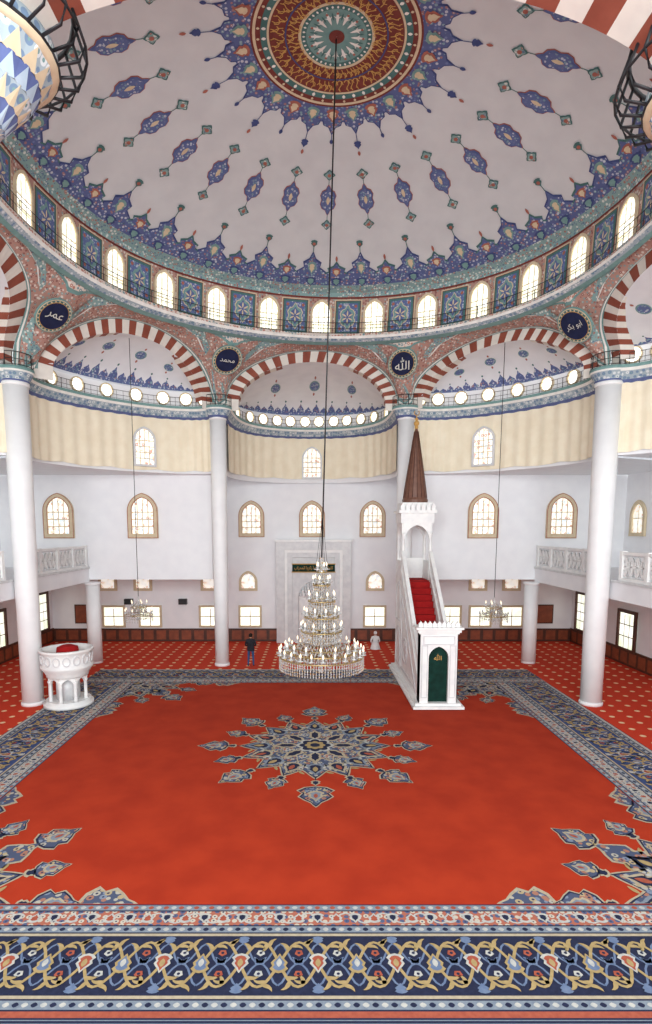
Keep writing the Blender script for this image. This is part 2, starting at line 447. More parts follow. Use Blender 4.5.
for bi, b in enumerate(BAYS):
    AE = AEK[round(b[0]/(pi/4))]; AI = AE-.6
    mb = MB()
    mb.grid(lambda u, v: plan(b, u)+(v,), TAUS, [9.85, 11.3, 12.9, 13.85], 'plaster')
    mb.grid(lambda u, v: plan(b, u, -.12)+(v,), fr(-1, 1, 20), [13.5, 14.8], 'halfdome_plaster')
    if bi:
        def outp(u, v):
            x, y = plan(b, u)
            if v == 0: return (x, y, 9.85)
            dx, dy = x, y-CY
            k = min(XS/abs(dx) if dx else 99, (YU-CY)/dy if dy > 0 else 99)
            return (x+dx*(k-1), CY+dy*k, 9.85)
        mb.grid(outp, TAUS, [0, 1], 'plaster', False)
    mb.obj('wall_exedra_'+wall_n[bi], kind='structure')
    mb = MB(warp=True)
    ZB = 13.85
    def H(u, s, h=0):
        px, py = plan(b, u); ax, ay, az = arch(b, u, AI, RI)
        if az < ZB: az = ZB+(az-ZB)*.6
        c, si = 1-cos(s*pi/2), sin(s*pi/2)
        cx, cy = loc(b[0], 0, INR)
        x = px+(ax-px)*c; y = py+(ay-py)*c; z = ZB+(az-ZB)*si
        f = 1-h/6
        return (cx+(x-cx)*f, cy+(y-cy)*f, z-h*.6*si)
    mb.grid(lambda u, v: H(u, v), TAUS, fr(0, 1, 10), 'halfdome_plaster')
    P = Painter(mb, lambda x, y, h: H(x, y, h), step=.012)
    for j in range(40):
        P.poly([(TAUS[j], 0), (TAUS[j+1], 0), (TAUS[j+1], .08), (TAUS[j], .08)], 'o_blue_fine', 1)
    nl = 30
    for j in range(nl):
        u = -1+2*(j+.5)/nl; w = 1/nl
        hh = .20 if j % 2 else .13
        P.poly([(u-w, .07), (u+w, .07), (u+w*.8, .08+hh*.4), (u+w*.3, .08+hh*.7), (u, .08+hh), (u-w*.3, .08+hh*.7), (u-w*.8, .08+hh*.4)], 'o_blue', 2)
        if j % 2: P.poly(xf(vesica(.05, .015), u, .10+hh+.02), 'teal_dark', 2)
    for u in ((-.40, -.14, .14, .40) if bi else (-.34, 0, .34)):
        P.poly([(u+.045*x, .60+.09*y) for x, y in circ(1, 14)], 'teal', 2)
        P.poly([(u+.037*x, .60+.074*y) for x, y in circ(1, 14)], 'o_blue_fine', 3)
        for dy in (-.14, .14): P.poly(xf(vesica(.06, .016), u, .60+dy), 'terracotta', 2)
    mb.obj('ceiling_halfdome_'+wall_n[bi], kind='structure', label='white painted half dome with blue lace border')
    mb = MB(warp=True); N = 34
    for i in range(N):
        m = 'arch_red' if i % 2 else 'arch_white'
        for j in range(2):
            u0 = -1+2*(i+j/2)/N; u1 = -1+2*(i+(j+1)/2)/N
            A, B = arch(b, u0, AE, ZC-ZS), arch(b, u1, AE, ZC-ZS)
            C_, D = arch(b, u1, AI, RI), arch(b, u0, AI, RI)
            mb.face([A, B, C_, D], m)
            C2, D2 = arch(b, u1, AI, RI, INR+.55), arch(b, u0, AI, RI, INR+.55)
            mb.face([D, C_, C2, D2], m)
    for i in range(60):
        u0 = -1+2*i/60; u1 = -1+2*(i+1)/60
        A, B = arch(b, u0, AE+.16, ZC-ZS+.12, INR-.03), arch(b, u1, AE+.16, ZC-ZS+.12, INR-.03)
        C_, D = arch(b, u1, AE-.02, ZC-ZS-.02, INR-.03), arch(b, u0, AE-.02, ZC-ZS-.02, INR-.03)
        mb.face([A, B, C_, D], 'teal')
    of = OFK.get(round(b[0]/(pi/4)), 0)
    for sg in (-1, 1):
        x0, y0 = loc(b[0], sg*AI+of, INR); x1, y1 = loc(b[0], sg*(HALF+.05), INR)
        mb.face([(x0,y0,12.9),(x1,y1,12.9),(x1,y1,ZS),(x0,y0,ZS)], 'arch_white')
    mb.obj(tn(), kind='structure', label='red and white striped arch')

# pendentives ring
mb = MB(warp=True)
RD, ZD = 10.15, 15.95
def bottom(theta):
    k = round(theta/(pi/4)); phi = k*pi/4; a = theta-phi
    AE = AEK.get(k, 4.3)
    xr = INR*math.tan(a); x = xr-OFK.get(k, 0)
    r = sqrt(max(0, 1-(x/(AE+.02))**2))
    z = ZS+(ZC-ZS)*r if abs(x) < AE else 12.95+(ZS-12.95)*max(0, 1-(abs(x)-AE)/(HALF-AE+.001))
    q = loc(phi, xr, INR)
    return (q[0], q[1], z)
def pend(th, v, h=0):
    b0 = bottom(th); t = (sin(th)*RD, CY+cos(th)*RD, ZD)
    x, y, z = (b0[i]+(t[i]-b0[i])*v for i in range(3))
    return (x-h*sin(th), y-h*cos(th), z-h*.3)
ths = sorted(set([radians(a) for a in fr(-114, 114, 304)]))
mb.grid(lambda u, v: pend(u, v), ths, fr(0, 1, 6), 'o_red')
P = Painter(mb, lambda x, y, h: pend(x, y, h), step=.02)
for i in range(len(ths)-1):
    a, b_ = ths[i], ths[i+1]
    P.poly([(a, .82), (b_, .82), (b_, 1), (a, 1)], 'teal', 1)
    P.poly([(a, .86), (b_, .86), (b_, .96), (a, .96)], 'o_salmon', 2)
    P.poly([(a, 0), (b_, 0), (b_, .10), (a, .10)], 'teal', 1)
    P.poly([(a, .03), (b_, .03), (b_, .07), (a, .07)], 'white_paint', 2)
for k in (-5, -3, -1, 1, 3, 5):
    th = k*pi/8
    if abs(th) > 2: continue
    for sg in (-1, 1):
        P.poly([(th+sg*.085, .30), (th+sg*.12, .52), (th+sg*.25, .80), (th+sg*.13, .80), (th+sg*.08, .5)], 'o_teal', 2)
        P.ribbon([(th+sg*.10, .34), (th+sg*.15, .56), (th+sg*.27, .80)], .012, 'white_paint', 3)
    P.poly([(th-.02, .08), (th+.02, .08), (th+.045, .25), (th, .36), (th-.045, .25)], 'o_teal', 2)
mb.obj('ceiling_pendentives', kind='structure', label='painted red and teal pendentives under the dome')

def text_mesh(txt, size):
    cu = bpy.data.curves.new('calligraphy', 'FONT'); cu.body = txt; cu.size = 1; cu.align_x = 'CENTER'; cu.align_y = 'CENTER'
    try: cu.offset = .004
    except Exception: pass
    o = bpy.data.objects.new('calligraphy', cu); COL.objects.link(o)
    dg = bpy.context.evaluated_depsgraph_get(); me = bpy.data.meshes.new_from_object(o.evaluated_get(dg))
    vs = [v.co.copy() for v in me.vertices]; fs = [tuple(p.vertices) for p in me.polygons]
    bpy.data.objects.remove(o); bpy.data.curves.remove(cu)
    if not vs: return [], []
    xs = [v.x for v in vs]; ys = [v.y for v in vs]
    w = max(max(xs)-min(xs), .001); hh = max(max(ys)-min(ys), .001); s = size/max(w, hh)
    cx, cy = (max(xs)+min(xs))/2, (max(ys)+min(ys))/2
    return [((v.x-cx)*s, (v.y-cy)*s) for v in vs], fs
def place_text(mb, txt, size, fn, m):
    vs, fs = text_mesh(txt, size)
    if not vs: return
    ids = mb.idx([fn(x, y) for x, y in vs])
    for f in fs: mb.fi([ids[i] for i in f], m, False)
AR = {-3: '\uFEAE\uFEE4\uFECB', -1: '\uFEAA\uFEE4\uFEA4\uFEE3', 1: '\uFDF2', 3: '\uFEAE\uFEDC\uFE91 \uFEEE\uFE91\uFE8D'}
for k in (-3, -1, 1, 3):
    th = k*pi/8
    c = Vector(W(pend(th, .66 if abs(k) == 1 else .60)))
    p1 = Vector(W(pend(th, .85))); p0 = Vector(W(pend(th, .35)))
    up = (p1-p0).normalized(); rt = Vector((cos(th), -sin(th), -.03)).normalized()
    nn = rt.cross(up).normalized()
    if nn.dot(Vector((0, CY, c.z))-c) < 0: nn = -nn
    c = c+nn*.14
    mb = MB()
    fn = lambda x, y, d: tuple(c+rt*x+up*y+nn*d)
    R_ = .70
    mb.prism(circ(R_, 36), fn, -.05, .0, 'teal')
    mb.prism(circ(R_*.94, 36), fn, 0, .012, 'tan')
    mb.prism(circ(R_*.90, 36), fn, .012, .02, 'teal_dark')
    mb.prism(circ(R_*.80, 36), fn, .02, .026, 'ochre')
    mb.prism(circ(R_*.77, 36), fn, .026, .032, 'navy_black')
    for j in range(24):
        mb.prism(xf(circ(.03, 6), R_*.85*sin(j*pi/12), R_*.85*cos(j*pi/12)), fn, .02, .035, 'tan')
    place_text(mb, AR[k], R_*.98, lambda x, y: fn(x, y, .045), 'script_white')
    mb.obj('calligraphy_roundel', 'round navy calligraphy panel with white Arabic script and teal rim', 'calligraphy panel', group='calligraphy roundels under the dome')

# ------------------------------------------------------------------ drum
RW = 10.25
mb = MB(warp=True)
NW = 26; DA = 2*pi/NW
drum = lambda a, z, h=0: ((RW-h)*sin(a), CY+(RW-h)*cos(a), z)
angs = fr(-pi, pi, NW*6)
mb.grid(lambda u, v: drum(u, v), angs, [15.9, 18.12], 'o_red')
P = Painter(mb, lambda x, y, h: drum(x, y, h), step=.015)
for i in range(len(angs)-1):
    a, b_ = angs[i], angs[i+1]
    P.poly([(a,17.86),(b_,17.86),(b_,18.12),(a,18.12)], 'o_teal', 1)
    P.poly([(a,17.78),(b_,17.78),(b_,17.86),(a,17.86)], 'brown_red', 1)
for k in range(NW):
    a = (k+.5)*DA-pi
    w = .64/RW
    P.poly([(a-w,16.12),(a+w,16.12),(a+w,17.74),(a-w,17.74)], 'tan', 1)
    w = .59/RW
    P.poly([(a-w,16.17),(a+w,16.17),(a+w,17.69),(a-w,17.69)], 'brown_red', 2)
    w = .56/RW
    P.poly([(a-w,16.2),(a+w,16.2),(a+w,17.66),(a-w,17.66)], 'teal_dark', 3)
    w = .46/RW
    P.poly([(a-w,16.30),(a+w,16.30),(a+w,17.56),(a-w,17.56)], 'o_blue_fine', 4)
    P.poly([(a+x/RW, 16.93+y) for x, y in cart(1.2, .74)], 'tan', 5)
    P.poly([(a+x/RW, 16.93+y) for x, y in cart(1.1, .66)], 'teal', 6)
    P.poly([(a+x/RW, 16.93+y) for x, y in cart(.8, .42)], 'blue', 7)
    for q in range(6):
        P.poly([(a+x/RW, 16.93+y) for x, y in xf(vesica(.26, .07), .17*sin(q*pi/3), .17*cos(q*pi/3), q*pi/3)], 'tan', 8)
    for sx in (-1, 1):
        for sz in (-1, 1):
            P.poly([(a+(x+sx*.36)/RW, 16.93+sz*.5+y) for x, y in circ(.07, 8)], 'terracotta', 5)
mb.obj('wall_drum', kind='structure', label='painted drum ring with blue tile panels')
mb = MB(warp=True)
prof = [(RW, 16.08), (9.8, 16.08), (9.75, 15.96), (9.80, 15.86), (9.98, 15.76), (10.25, 15.70), (10.3, 15.9)]
pm = ['marble_grey', 'o_salmon', 'white_paint', 'o_cornice', 'teal', 'teal']
a2 = fr(radians(-115), radians(115), 160)
for j in range(len(prof)-1):
    mb.grid(lambda u, v: ((prof[j][0]+(prof[j+1][0]-prof[j][0])*v)*sin(u), CY+(prof[j][0]+(prof[j+1][0]-prof[j][0])*v)*cos(u), prof[j][1]+(prof[j+1][1]-prof[j][1])*v), a2, [0, 1], pm[j])
mb.obj(tn(), kind='structure', label='painted cornice under the dome windows')
def rail(name_fn, h, mb, n, r=.018, nv=None):
    pts = [Vector(name_fn(i/n)) for i in range(n+1)]
    for dz in (0.05, h*.5, h):
        mb.tube([p+Vector((0,0,dz)) for p in pts], r if dz == h else r*.8, 'iron', 4)
    for i, p in enumerate(pts):
        mb.tube([p, p+Vector((0,0,h))], r*(1.3 if i % 4 == 0 else .7), 'iron', 4)
mb = MB(warp=True)
rail(lambda t: (9.85*sin(radians(-110+220*t)), CY+9.85*cos(radians(-110+220*t)), 16.08), .5, mb, 110, .015)
mb.obj(tn(), kind='structure', label='thin black iron railing on the dome cornice')

WN = [0]
def archpts(w, h, pointed=True, n=7):
    hw = w/2; sp = h-hw*(1.15 if pointed else 1.0)
    L = []
    for i in range(n+1):
        t = i/n*pi/2
        x = -hw*cos(t); y = sp+(h-sp)*sin(t)
        if pointed: y = sp+(h-sp)*(sin(t)*.82+.18*(1-abs(cos(t))))
        L.append((x, y))
    R = [(-x, y) for x, y in L[:-1][::-1]]
    return [(-hw, 0)]+L+R+[(hw, 0)]
def window(c, rt, up, nn, w, h, frame='tan', glass='glass_stained', fw=.16, kind='arch', warp=False, label=None, depth=.12, lattice=0, lat='tan', frame2=None):
    WN[0] += 1
    c, rt, up, nn = Vector(c), Vector(rt).normalized(), Vector(up).normalized(), Vector(nn).normalized()
    mb = MB(warp=warp)
    fn = lambda x, y, d: tuple(c+rt*x+up*(y-h/2)+nn*d)
    if kind == 'arch':
        o = archpts(w, h); i_ = [(x, y+fw) for x, y in archpts(w-2*fw, h-2*fw)]
    elif kind == 'round':
        o = [(x, y+h/2) for x, y in circ(w/2, 16)]; i_ = [(x, y+h/2) for x, y in circ(w/2-fw, 16)]
    else:
        o = [(-w/2,0),(-w/2,h),(w/2,h),(w/2,0)]; i_ = [(-w/2+fw,fw),(-w/2+fw,h-fw),(w/2-fw,h-fw),(w/2-fw,fw)]
    mb.ring(o, i_, fn, .002, depth, frame, closed=True)
    if frame2:
        mb.ring([(x*.985, h/2+(y-h/2)*.99) for x, y in o], [(x*.945, h/2+(y-h/2)*.965) for x, y in o], fn, depth, depth+.01, frame2, closed=True)
        mb.ring([(x*1.05, fw+(y-fw)*1.02) for x, y in i_], i_, fn, depth, depth+.012, frame2, closed=True)
    mb.face([fn(x, y, .03) for x, y in i_], glass)
    t = .018 if w < 1.2 else .022
    if lattice:
        ix = w/2-fw
        for q in range(1, lattice):
            x = -ix+2*ix*q/lattice
            a = [(x-t, fw), (x+t, fw), (x+t, h-fw*1.6), (x-t, h-fw*1.6)]
            mb.face([fn(px, py, .05) for px, py in a], lat)
        rows = max(2, int(h/w*lattice))
        for q in range(1, rows):
            y = fw+(h-2*fw)*q/rows
            if kind == 'arch' and y > h-w*.45: continue
            a = [(-ix, y-t), (ix, y-t), (ix, y+t), (-ix, y+t)]
            mb.face([fn(px, py, .052) for px, py in a], lat)
    return mb.obj('window_%d' % WN[0], kind='structure', label=label)
for k in range(-7, 8):
    a = k*DA
    window((10.22*sin(a), CY+10.22*cos(a), 16.92), (cos(a), -sin(a), 0), (0,0,1), (-sin(a), -cos(a), 0), 1.0, 1.56, frame='tan', glass='glass_dome', fw=.10, warp=True, lattice=3, lat='tan', label='bright arched dome window')

# dome cap
mb = MB(warp=True)
zc = lambda r: 20.8-r*r/38.5
cap = lambda a, r, h=0: ((r*(1-h/30))*sin(a), CY+(r*(1-h/30))*cos(a), zc(r)-h)
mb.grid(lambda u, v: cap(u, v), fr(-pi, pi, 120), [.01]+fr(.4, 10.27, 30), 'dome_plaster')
def radial(a0, r0): return lambda x, y, h: cap(a0+x/max(.3, r0+y), r0+y, h)
Pc = Painter(mb, lambda x, y, h: cap(x, y, h), step=.012)
def ringband(r0, r1, m, layer, n=120):
    k = max(1, int((r1-r0)/.35+.5)); rs = fr(r0, r1, k)
    for j in range(k):
        for i in range(n):
            a, b_ = 2*pi*i/n, 2*pi*(i+1)/n
            Pc.poly([(a, rs[j]), (b_, rs[j]), (b_, rs[j+1]), (a, rs[j+1])], m, layer)
ringband(9.9, 10.27, 'o_teal', 2)
ringband(9.55, 9.92, 'o_blue', 1)
NL = 52
for k in range(NL):
    a0 = 2*pi*(k+.5)/NL
    P = Painter(mb, radial(a0, 9.6), step=.012)
    w = 2*pi*9.6/NL
    hgt = 1.2 if k % 2 else .78
    def lace(hh, ww): return [(-ww/2, .0), (ww/2, .0), (ww*.56, -hh*.25), (ww*.30, -hh*.42), (ww*.34, -hh*.6), (ww*.12, -hh*.74), (0, -hh), (-ww*.12, -hh*.74), (-ww*.34, -hh*.6), (-ww*.30, -hh*.42), (-ww*.56, -hh*.25)]
    P.poly(lace(hgt+.06, w*1.04), 'navy' if k % 2 else 'teal_dark', 2)
    P.poly(lace(hgt-.04, w*.94), 'o_blue', 3)
    P.poly([(x, y-.42*hgt) for x, y in palm(.5*hgt, .4)], 'teal' if k % 2 else 'terracotta', 4)
    P.poly([(x, y-.42*hgt) for x, y in palm(.34*hgt, .24)], 'tan', 5)
    P.poly([(x, y+.12) for x, y in palm(.42, .5)], 'navy', 4); P.poly([(x, y+.12) for x, y in palm(.3, .3)], 'teal', 5)
    if k % 2:
        P.ribbon([(0, -hgt), (0, -hgt-.32)], .03, 'teal_dark', 3)
        P.poly([(x, y-hgt-.40) for x, y in palm(.34, .30)[::-1]], 'teal_dark', 3)
        P.poly([(x, y-hgt-.40) for x, y in circ(.07, 8)], 'terracotta', 4)
    else:
        P.poly([(x, y-hgt-.16) for x, y in vesica(.28, .1)], 'terracotta', 3)
for k in range(NW):
    a0 = k*DA
    P = Painter(mb, radial(a0, 6.1), step=.012)
    P.poly(cart(1.34, .64), 'terracotta', 1); P.poly(cart(1.26, .59), 'blue', 2); P.poly(cart(1.06, .48), 'o_blue_fine', 3)
    P.poly(vesica(.36, .13), 'tan', 4)
    P.ribbon([(0, -.6), (0, -.95)], .025, 'teal_dark', 1); P.ribbon([(0, .6), (0, .95)], .025, 'teal_dark', 1)
    for sy in (-1, 1):
        P.poly([(x, y+sy*1.05) for x, y in star(.23, 4, .35, 4)], 'teal_dark', 2); P.poly([(x, y+sy*1.05) for x, y in star(.17, 4, .3, 4)], 'o_teal', 3)
        P.poly([(x, y+sy*1.05) for x, y in circ(.07, 8)], 'terracotta', 4)
# central medallion
ringband(2.3, 3.0, 'o_blue', 1)
for k in range(NW):
    a0 = k*DA
    P = Painter(mb, radial(a0, 2.95), step=.012)
    w = 2*pi*2.95/NW
    P.poly([(-w*.5, -.06), (-w*.42, .18), (-w*.18, .26), (0, .55), (w*.18, .26), (w*.42, .18), (w*.5, -.06)], 'navy', 1)
    P.poly([(-w*.44, -.06), (-w*.36, .16), (-w*.12, .24), (0, .44), (w*.12, .24), (w*.36, .16), (w*.44, -.06)], 'o_blue', 2)
    P.poly([(x, y-.22) for x, y in palm(.5, .42)], 'teal' if k % 2 else 'terracotta', 3); P.poly([(x, y-.22) for x, y in palm(.34, .24)], 'tan', 4)
    P.ribbon([(0, .5), (0, .85 if k % 2 else .72)], .025, 'navy', 2)
    P.poly([(x, y+(.95 if k % 2 else .78)) for x, y in (palm(.32, .26) if k % 2 else vesica(.2, .12))], 'navy', 2)
    if k % 2: P.poly([(x, y+1.28) for x, y in vesica(.2, .1)], 'terracotta', 2)
for (r0, r1, m, l) in ((2.36, 2.42, 'brown_red', 2), (2.28, 2.36, 'tan', 2), (2.14, 2.28, 'brown_red', 2), (1.96, 2.14, 'teal_dark', 2), (1.9, 1.96, 'tan', 2),
                       (1.08, 1.9, 'brown_red', 2), (1.0, 1.08, 'tan', 2), (.86, 1.0, 'teal_dark', 2), (.2, .86, 'teal', 2), (.01, .22, 'brown_red', 3)):
    ringband(r0, r1, m, l, 72)
ringband(1.42, 1.46, 'navy', 3, 72)
for k in range(60):
    for rr, sc in ((1.68, 1.0), (1.25, .85)):
        a0 = 2*pi*(k+random.random()*.5)/60
        P = Painter(mb, radial(a0, rr), step=.012)
        s = random.choice((-1, 1))
        P.ribbon([(-.05*s*sc, -.17*sc), (-.03*s*sc, -.04), (.04*s*sc, .06), (.01*s, .18*sc)], .026, 'ochre', 3)
        P.ribbon([(-.09*sc, -.06+.08*s), (-.02, -.13+.08*s), (.06*sc, -.09+.08*s), (.09*sc, .02+.08*s)], .028, 'ochre', 3)
        P.poly([(x+.05*s, y+.1) for x, y in circ(.02, 6)], 'ochre', 3)
for k in range(40):
    a0 = 2*pi*k/40
    P = Painter(mb, radial(a0, 2.05), step=.012); P.poly(vesica(.14, .1, 4), 'white_paint', 3)
    P = Painter(mb, radial(a0, 2.21), step=.012); P.poly(vesica(.1, .08, 4), 'tan', 3)
    P = Painter(mb, radial(a0, .93), step=.012); P.poly(vesica(.09, .06, 4), 'white_paint', 3)
for k in range(16):
    a0 = 2*pi*k/16
    P = Painter(mb, radial(a0, .6), step=.012)
    P.poly(vesica(.42, .08), 'white_paint', 3)
    P.poly([(x, y+.15) for x, y in circ(.04, 6)], 'terracotta', 4)
    for mx in (-1, 1):
        P.poly([(x, y-.12) for x, y in xf(hook(.24, .04), 0, 0, 0, 1, mx)], 'white_paint', 3)
    P = Painter(mb, radial(a0+pi/16, .66), step=.012); P.poly(vesica(.24, .05), 'teal_dark', 4)
mb.obj('ceiling_dome', kind='structure', label='large painted dome with blue lace and central medallion')

# ------------------------------------------------------------------ cornice, curtains, small windows per bay
for bi, b in enumerate(BAYS):
    mb = MB()
    prof = [(.0, 13.06), (.5, 13.06), (.5, 12.94), (.44, 12.84), (.24, 12.58), (.10, 12.46), (.0, 12.46)]
    pm = ['marble_grey', 'teal', 'white_paint', 'o_cornice', 'blue', 'blue']
    for j in range(len(prof)-1):
        mb.grid(lambda u, v: plan(b, u, prof[j][0]+(prof[j+1][0]-prof[j][0])*v)+(prof[j][1]+(prof[j+1][1]-prof[j][1])*v,), TAUS, [0, 1], pm[j], False)
    mb.obj(tn(), kind='structure', label='blue and teal painted cornice with ledge')
    mb = MB(); rail(lambda t: plan(b, -.98+1.96*t, .45)+(13.06,), .42, mb, 40, .011)
    mb.obj(tn(), kind='structure', label='black iron railing on the cornice ledge')
    mb = MB()
    us = fr(-.97, .97, 220)
    mb.grid(lambda u, v: plan(b, u, .12+(.030 if v < 12 else .012)*sin(u*62+.8*sin(u*9)))+(v-(.07*abs(sin(u*9)) if v < 10.2 else 0),), us, [10.0 if bi else 10.15, 11.2, 12.5], 'cream_fabric')
    mb.obj('curtain', 'cream fabric drape hung under the cornice', 'curtain', group='cream drapes under the cornice')
    if bi == 0: ts = [-.78, -.6, -.45, -.31, -.19, -.06, .06, .19, .31, .45, .6, .78]
    else: ts = [-.82+1.64*i/8 for i in range(9)]
    for t in ts:
        p0 = Vector(plan(b, t)+(13.48,)); p1 = Vector(plan(b, t+.01)+(13.48,)); rt = (p1-p0).normalized(); nn = rt.cross(Vector((0,0,1)))
        cc = Vector(loc(b[0], 0, INR)+(13.48,))
        if nn.dot(cc-p0) < 0: nn = -nn
        window(p0+nn*.02, rt, (0,0,1), nn, .66, .62, frame='tan', glass='glass_bright', fw=.06, kind='round', label='small bright round window')
    if bi <= 2:
        t = 0 if bi == 0 else (.25 if bi == 2 else -.22)
        p0 = Vector(plan(b, t)+(11.05,)); p1 = Vector(plan(b, t+.01)+(11.05,)); rt = (p1-p0).normalized(); nn = rt.cross(Vector((0,0,1)))
        cc = Vector(loc(b[0], 0, INR)+(11.05,))
        if nn.dot(cc-p0) < 0: nn = -nn
        window(p0+nn*.17, rt, (0,0,1), nn, 1.2 if bi == 0 else 1.1, 1.9, frame='marble_grey', fw=.10, label='arched stained glass window', lattice=4, lat='tan')

# ------------------------------------------------------------------ wall windows
def front_win(x, y, z, w, h, **k): return window((x, y-.01, z), (1,0,0), (0,0,1), (0,-1,0), w, h, **k)
for x in (-3.75, 0, 3.75): front_win(x, YF, 7.7, 1.6, 2.25, fw=.24, frame2='terracotta', label='pointed stained glass window with tan frame', lattice=4, lat='tan')
for x in (-13.25, -8.85, 8.95, 13.05): front_win(x, YU, 7.75, 1.6, 2.35, fw=.24, frame2='terracotta', label='pointed stained glass window with tan frame', lattice=4, lat='tan')
for x in (-12.8, -10.6, -6.4, -4.0, 3.95, 6.5, 10.4, 12.5): front_win(x, YF, 3.85, 1.15, 1.25, fw=.16, label='small arched window')
for x in (-12.5, -10.2, -6.4, -3.9, 3.95, 8.7, 10.6, 12.6): front_win(x, YF, 1.6, 1.45, 1.4, kind='rect', frame='tan', glass='glass_view', fw=.12, lattice=2, lat='wood_red', label='rectangular window with tan frame')
for sx in (-1, 1):
    for y, z0, z1 in ((33.4, .85, 3.3), (28.6, .75, 2.9), (23.5, .75, 2.9)):
        window((sx*(XS-.06), y, (z0+z1)/2), (0,1,0), (0,0,1), (-sx,0,0), 1.7, z1-z0, kind='rect', frame='wood', glass='glass_view', fw=.16, lattice=3, lat='wood', label='wooden framed window')
window((XS-.01, 28.3, 7.6), (0,1,0), (0,0,1), (-1,0,0), 1.3, 1.8, fw=.18, label='small pointed window with tan frame', lattice=2, lat='tan')
window((-XS+.01, 27.3, 7.6), (0,1,0), (0,0,1), (1,0,0), 1.3, 1.8, fw=.18, label='small pointed window with tan frame', lattice=2, lat='tan')

# ------------------------------------------------------------------ columns
def column(x, y, r, h, label, big=True):
    e = empty('column', (x, y, 0), label, 'column', group='white columns')
    mb = MB(); mb.lathe((0,0,0), [(r*.90,.12),(r*.94,h*.3),(r*.98,h*.6),(r*1.04,h-.12)] if big else [(r,.1),(r,h-.12)], 28, 'column_white'); mb.obj('shaft', parent=e)
    mb = MB(); mb.lathe((0,0,0), [(r*1.0,.0),(r*1.0,.10),(r*.93,.14)], 28, 'column_white'); mb.obj('base', parent=e)
    mb = MB(); mb.lathe((0,0,0), [(r*1.05,h-.14),(r*1.12,h-.1),(r*1.12,h)], 28, 'column_white'); mb.obj('capital', parent=e)
for sx in (-1, 1):
    column(sx*HALF, CY+INR-.05, .39, 12.56, 'tall plain white column beneath the dome beside the prayer niche')
    column(sx*INR, CY+HALF, .45, 12.56, 'tall plain white column beside the gallery')
    column(sx*11.5, 29.2, .36, 4.3, 'short white column holding up the gallery', big=False)
for (x, y) in ((HALF, CY+INR), (-HALF, CY+INR), (INR, CY+HALF), (-INR, CY+HALF)):
    mb = MB(); mb.lathe((x, y, 0), [(.48,12.50),(.52,12.62),(.66,12.88),(.70,12.94),(.70,13.06),(.2,13.07)], 28, ['blue','o_cornice','white_paint','teal','marble_grey'])
    mb.obj(tn(), kind='structure', label='round painted ledge over a column')
    mb = MB(); rail(lambda t: (x+.66*cos(2*pi*t), y+.66*sin(2*pi*t), 13.06), .5, mb, 16, .016); mb.obj(tn(), kind='structure', label='curved black iron railing')

# ------------------------------------------------------------------ near arch + corbels
mb = MB()
YN = 7.6
def na(t, a, b_, y):
    al = t*pi/2; return (a*sin(al)+.1, y, 11.7+b_*cos(al))
N = 34
for i in range(N):
    m = 'arch_red' if i % 2 else 'arch_white'
    for j in range(2):
        u0, u1 = -1+2*(i+j/2)/N, -1+2*(i+(j+1)/2)/N
        mb.face([na(u0,5.5,2.9,YN), na(u1,5.5,2.9,YN), na(u1,4.75,1.98,YN), na(u0,4.75,1.98,YN)], m)
        mb.face([na(u0,4.75,1.98,YN), na(u1,4.75,1.98,YN), na(u1,4.75,1.98,YN-.8), na(u0,4.75,1.98,YN-.8)], m)
mb.obj(tn(), kind='structure', label='red and white striped arch')
for cx, dz in ((-4.16, 0), (5.2, -.45)):
    mb = MB()
    cy = 7.5
    n = 20
    zs = [(.12,11.85),(.34,11.95),(.5,12.15),(.66,12.33),(.78,12.52),(.92,12.72)]
    for j in range(len(zs)-1):
        (r0,z0),(r1,z1) = zs[j], zs[j+1]
        for i in range(n):
            a, b_, c_ = 2*pi*i/n, 2*pi*(i+.5)/n, 2*pi*(i+1)/n
            q = lambda r, t, z: (cx+r*cos(t), cy+r*sin(t), z+dz)
            mb.face([q(r0,a,z0), q(r0*.97,b_,z0-.02), q(r1,b_,z1)], 'pale_blue' if j % 2 else 'tan')
            mb.face([q(r0,a,z0), q(r1,b_,z1), q(r1*.98,a,z1)], 'blue' if j % 2 else 'o_cornice')
            mb.face([q(r0*.97,b_,z0-.02), q(r0,c_,z0), q(r1,b_,z1)], 'pale_blue' if j % 2 else 'tan')
            mb.face([q(r0,c_,z0), q(r1*.98,c_,z1), q(r1,b_,z1)], 'blue' if j % 2 else 'o_cornice')
    mb.lathe((cx,cy,dz), [(.92,12.72),(1.0,12.76),(1.0,12.92),(.2,12.94)], 28, ['tan','o_cornice','marble_grey'])
    mb.lathe((cx,cy,dz), [(.02,11.82),(.12,11.85)], 12, 'teal_dark')
    mb.obj(tn(), kind='structure', label='muqarnas corbel in blue and white')
    mb = MB()
    P3 = lambda r, z: [Vector((cx+r*cos(2*pi*t/30), cy+r*sin(2*pi*t/30), z+dz)) for t in range(31)]
    pts, out, mid, top = P3(1.0, 12.78), P3(1.26, 12.86), P3(1.34, 13.05), P3(1.2, 13.45)
    mb.tube(pts, .022, 'iron', 6); mb.tube(top, .032, 'iron', 6); mb.tube(mid, .018, 'iron', 6)
    for a, b_, c_, d_ in zip(pts, out, mid, top): mb.tube([a, b_, c_, d_], .02, 'iron', 6)
    mb.obj(tn(), kind='structure', label='bulging black iron balcony railing')

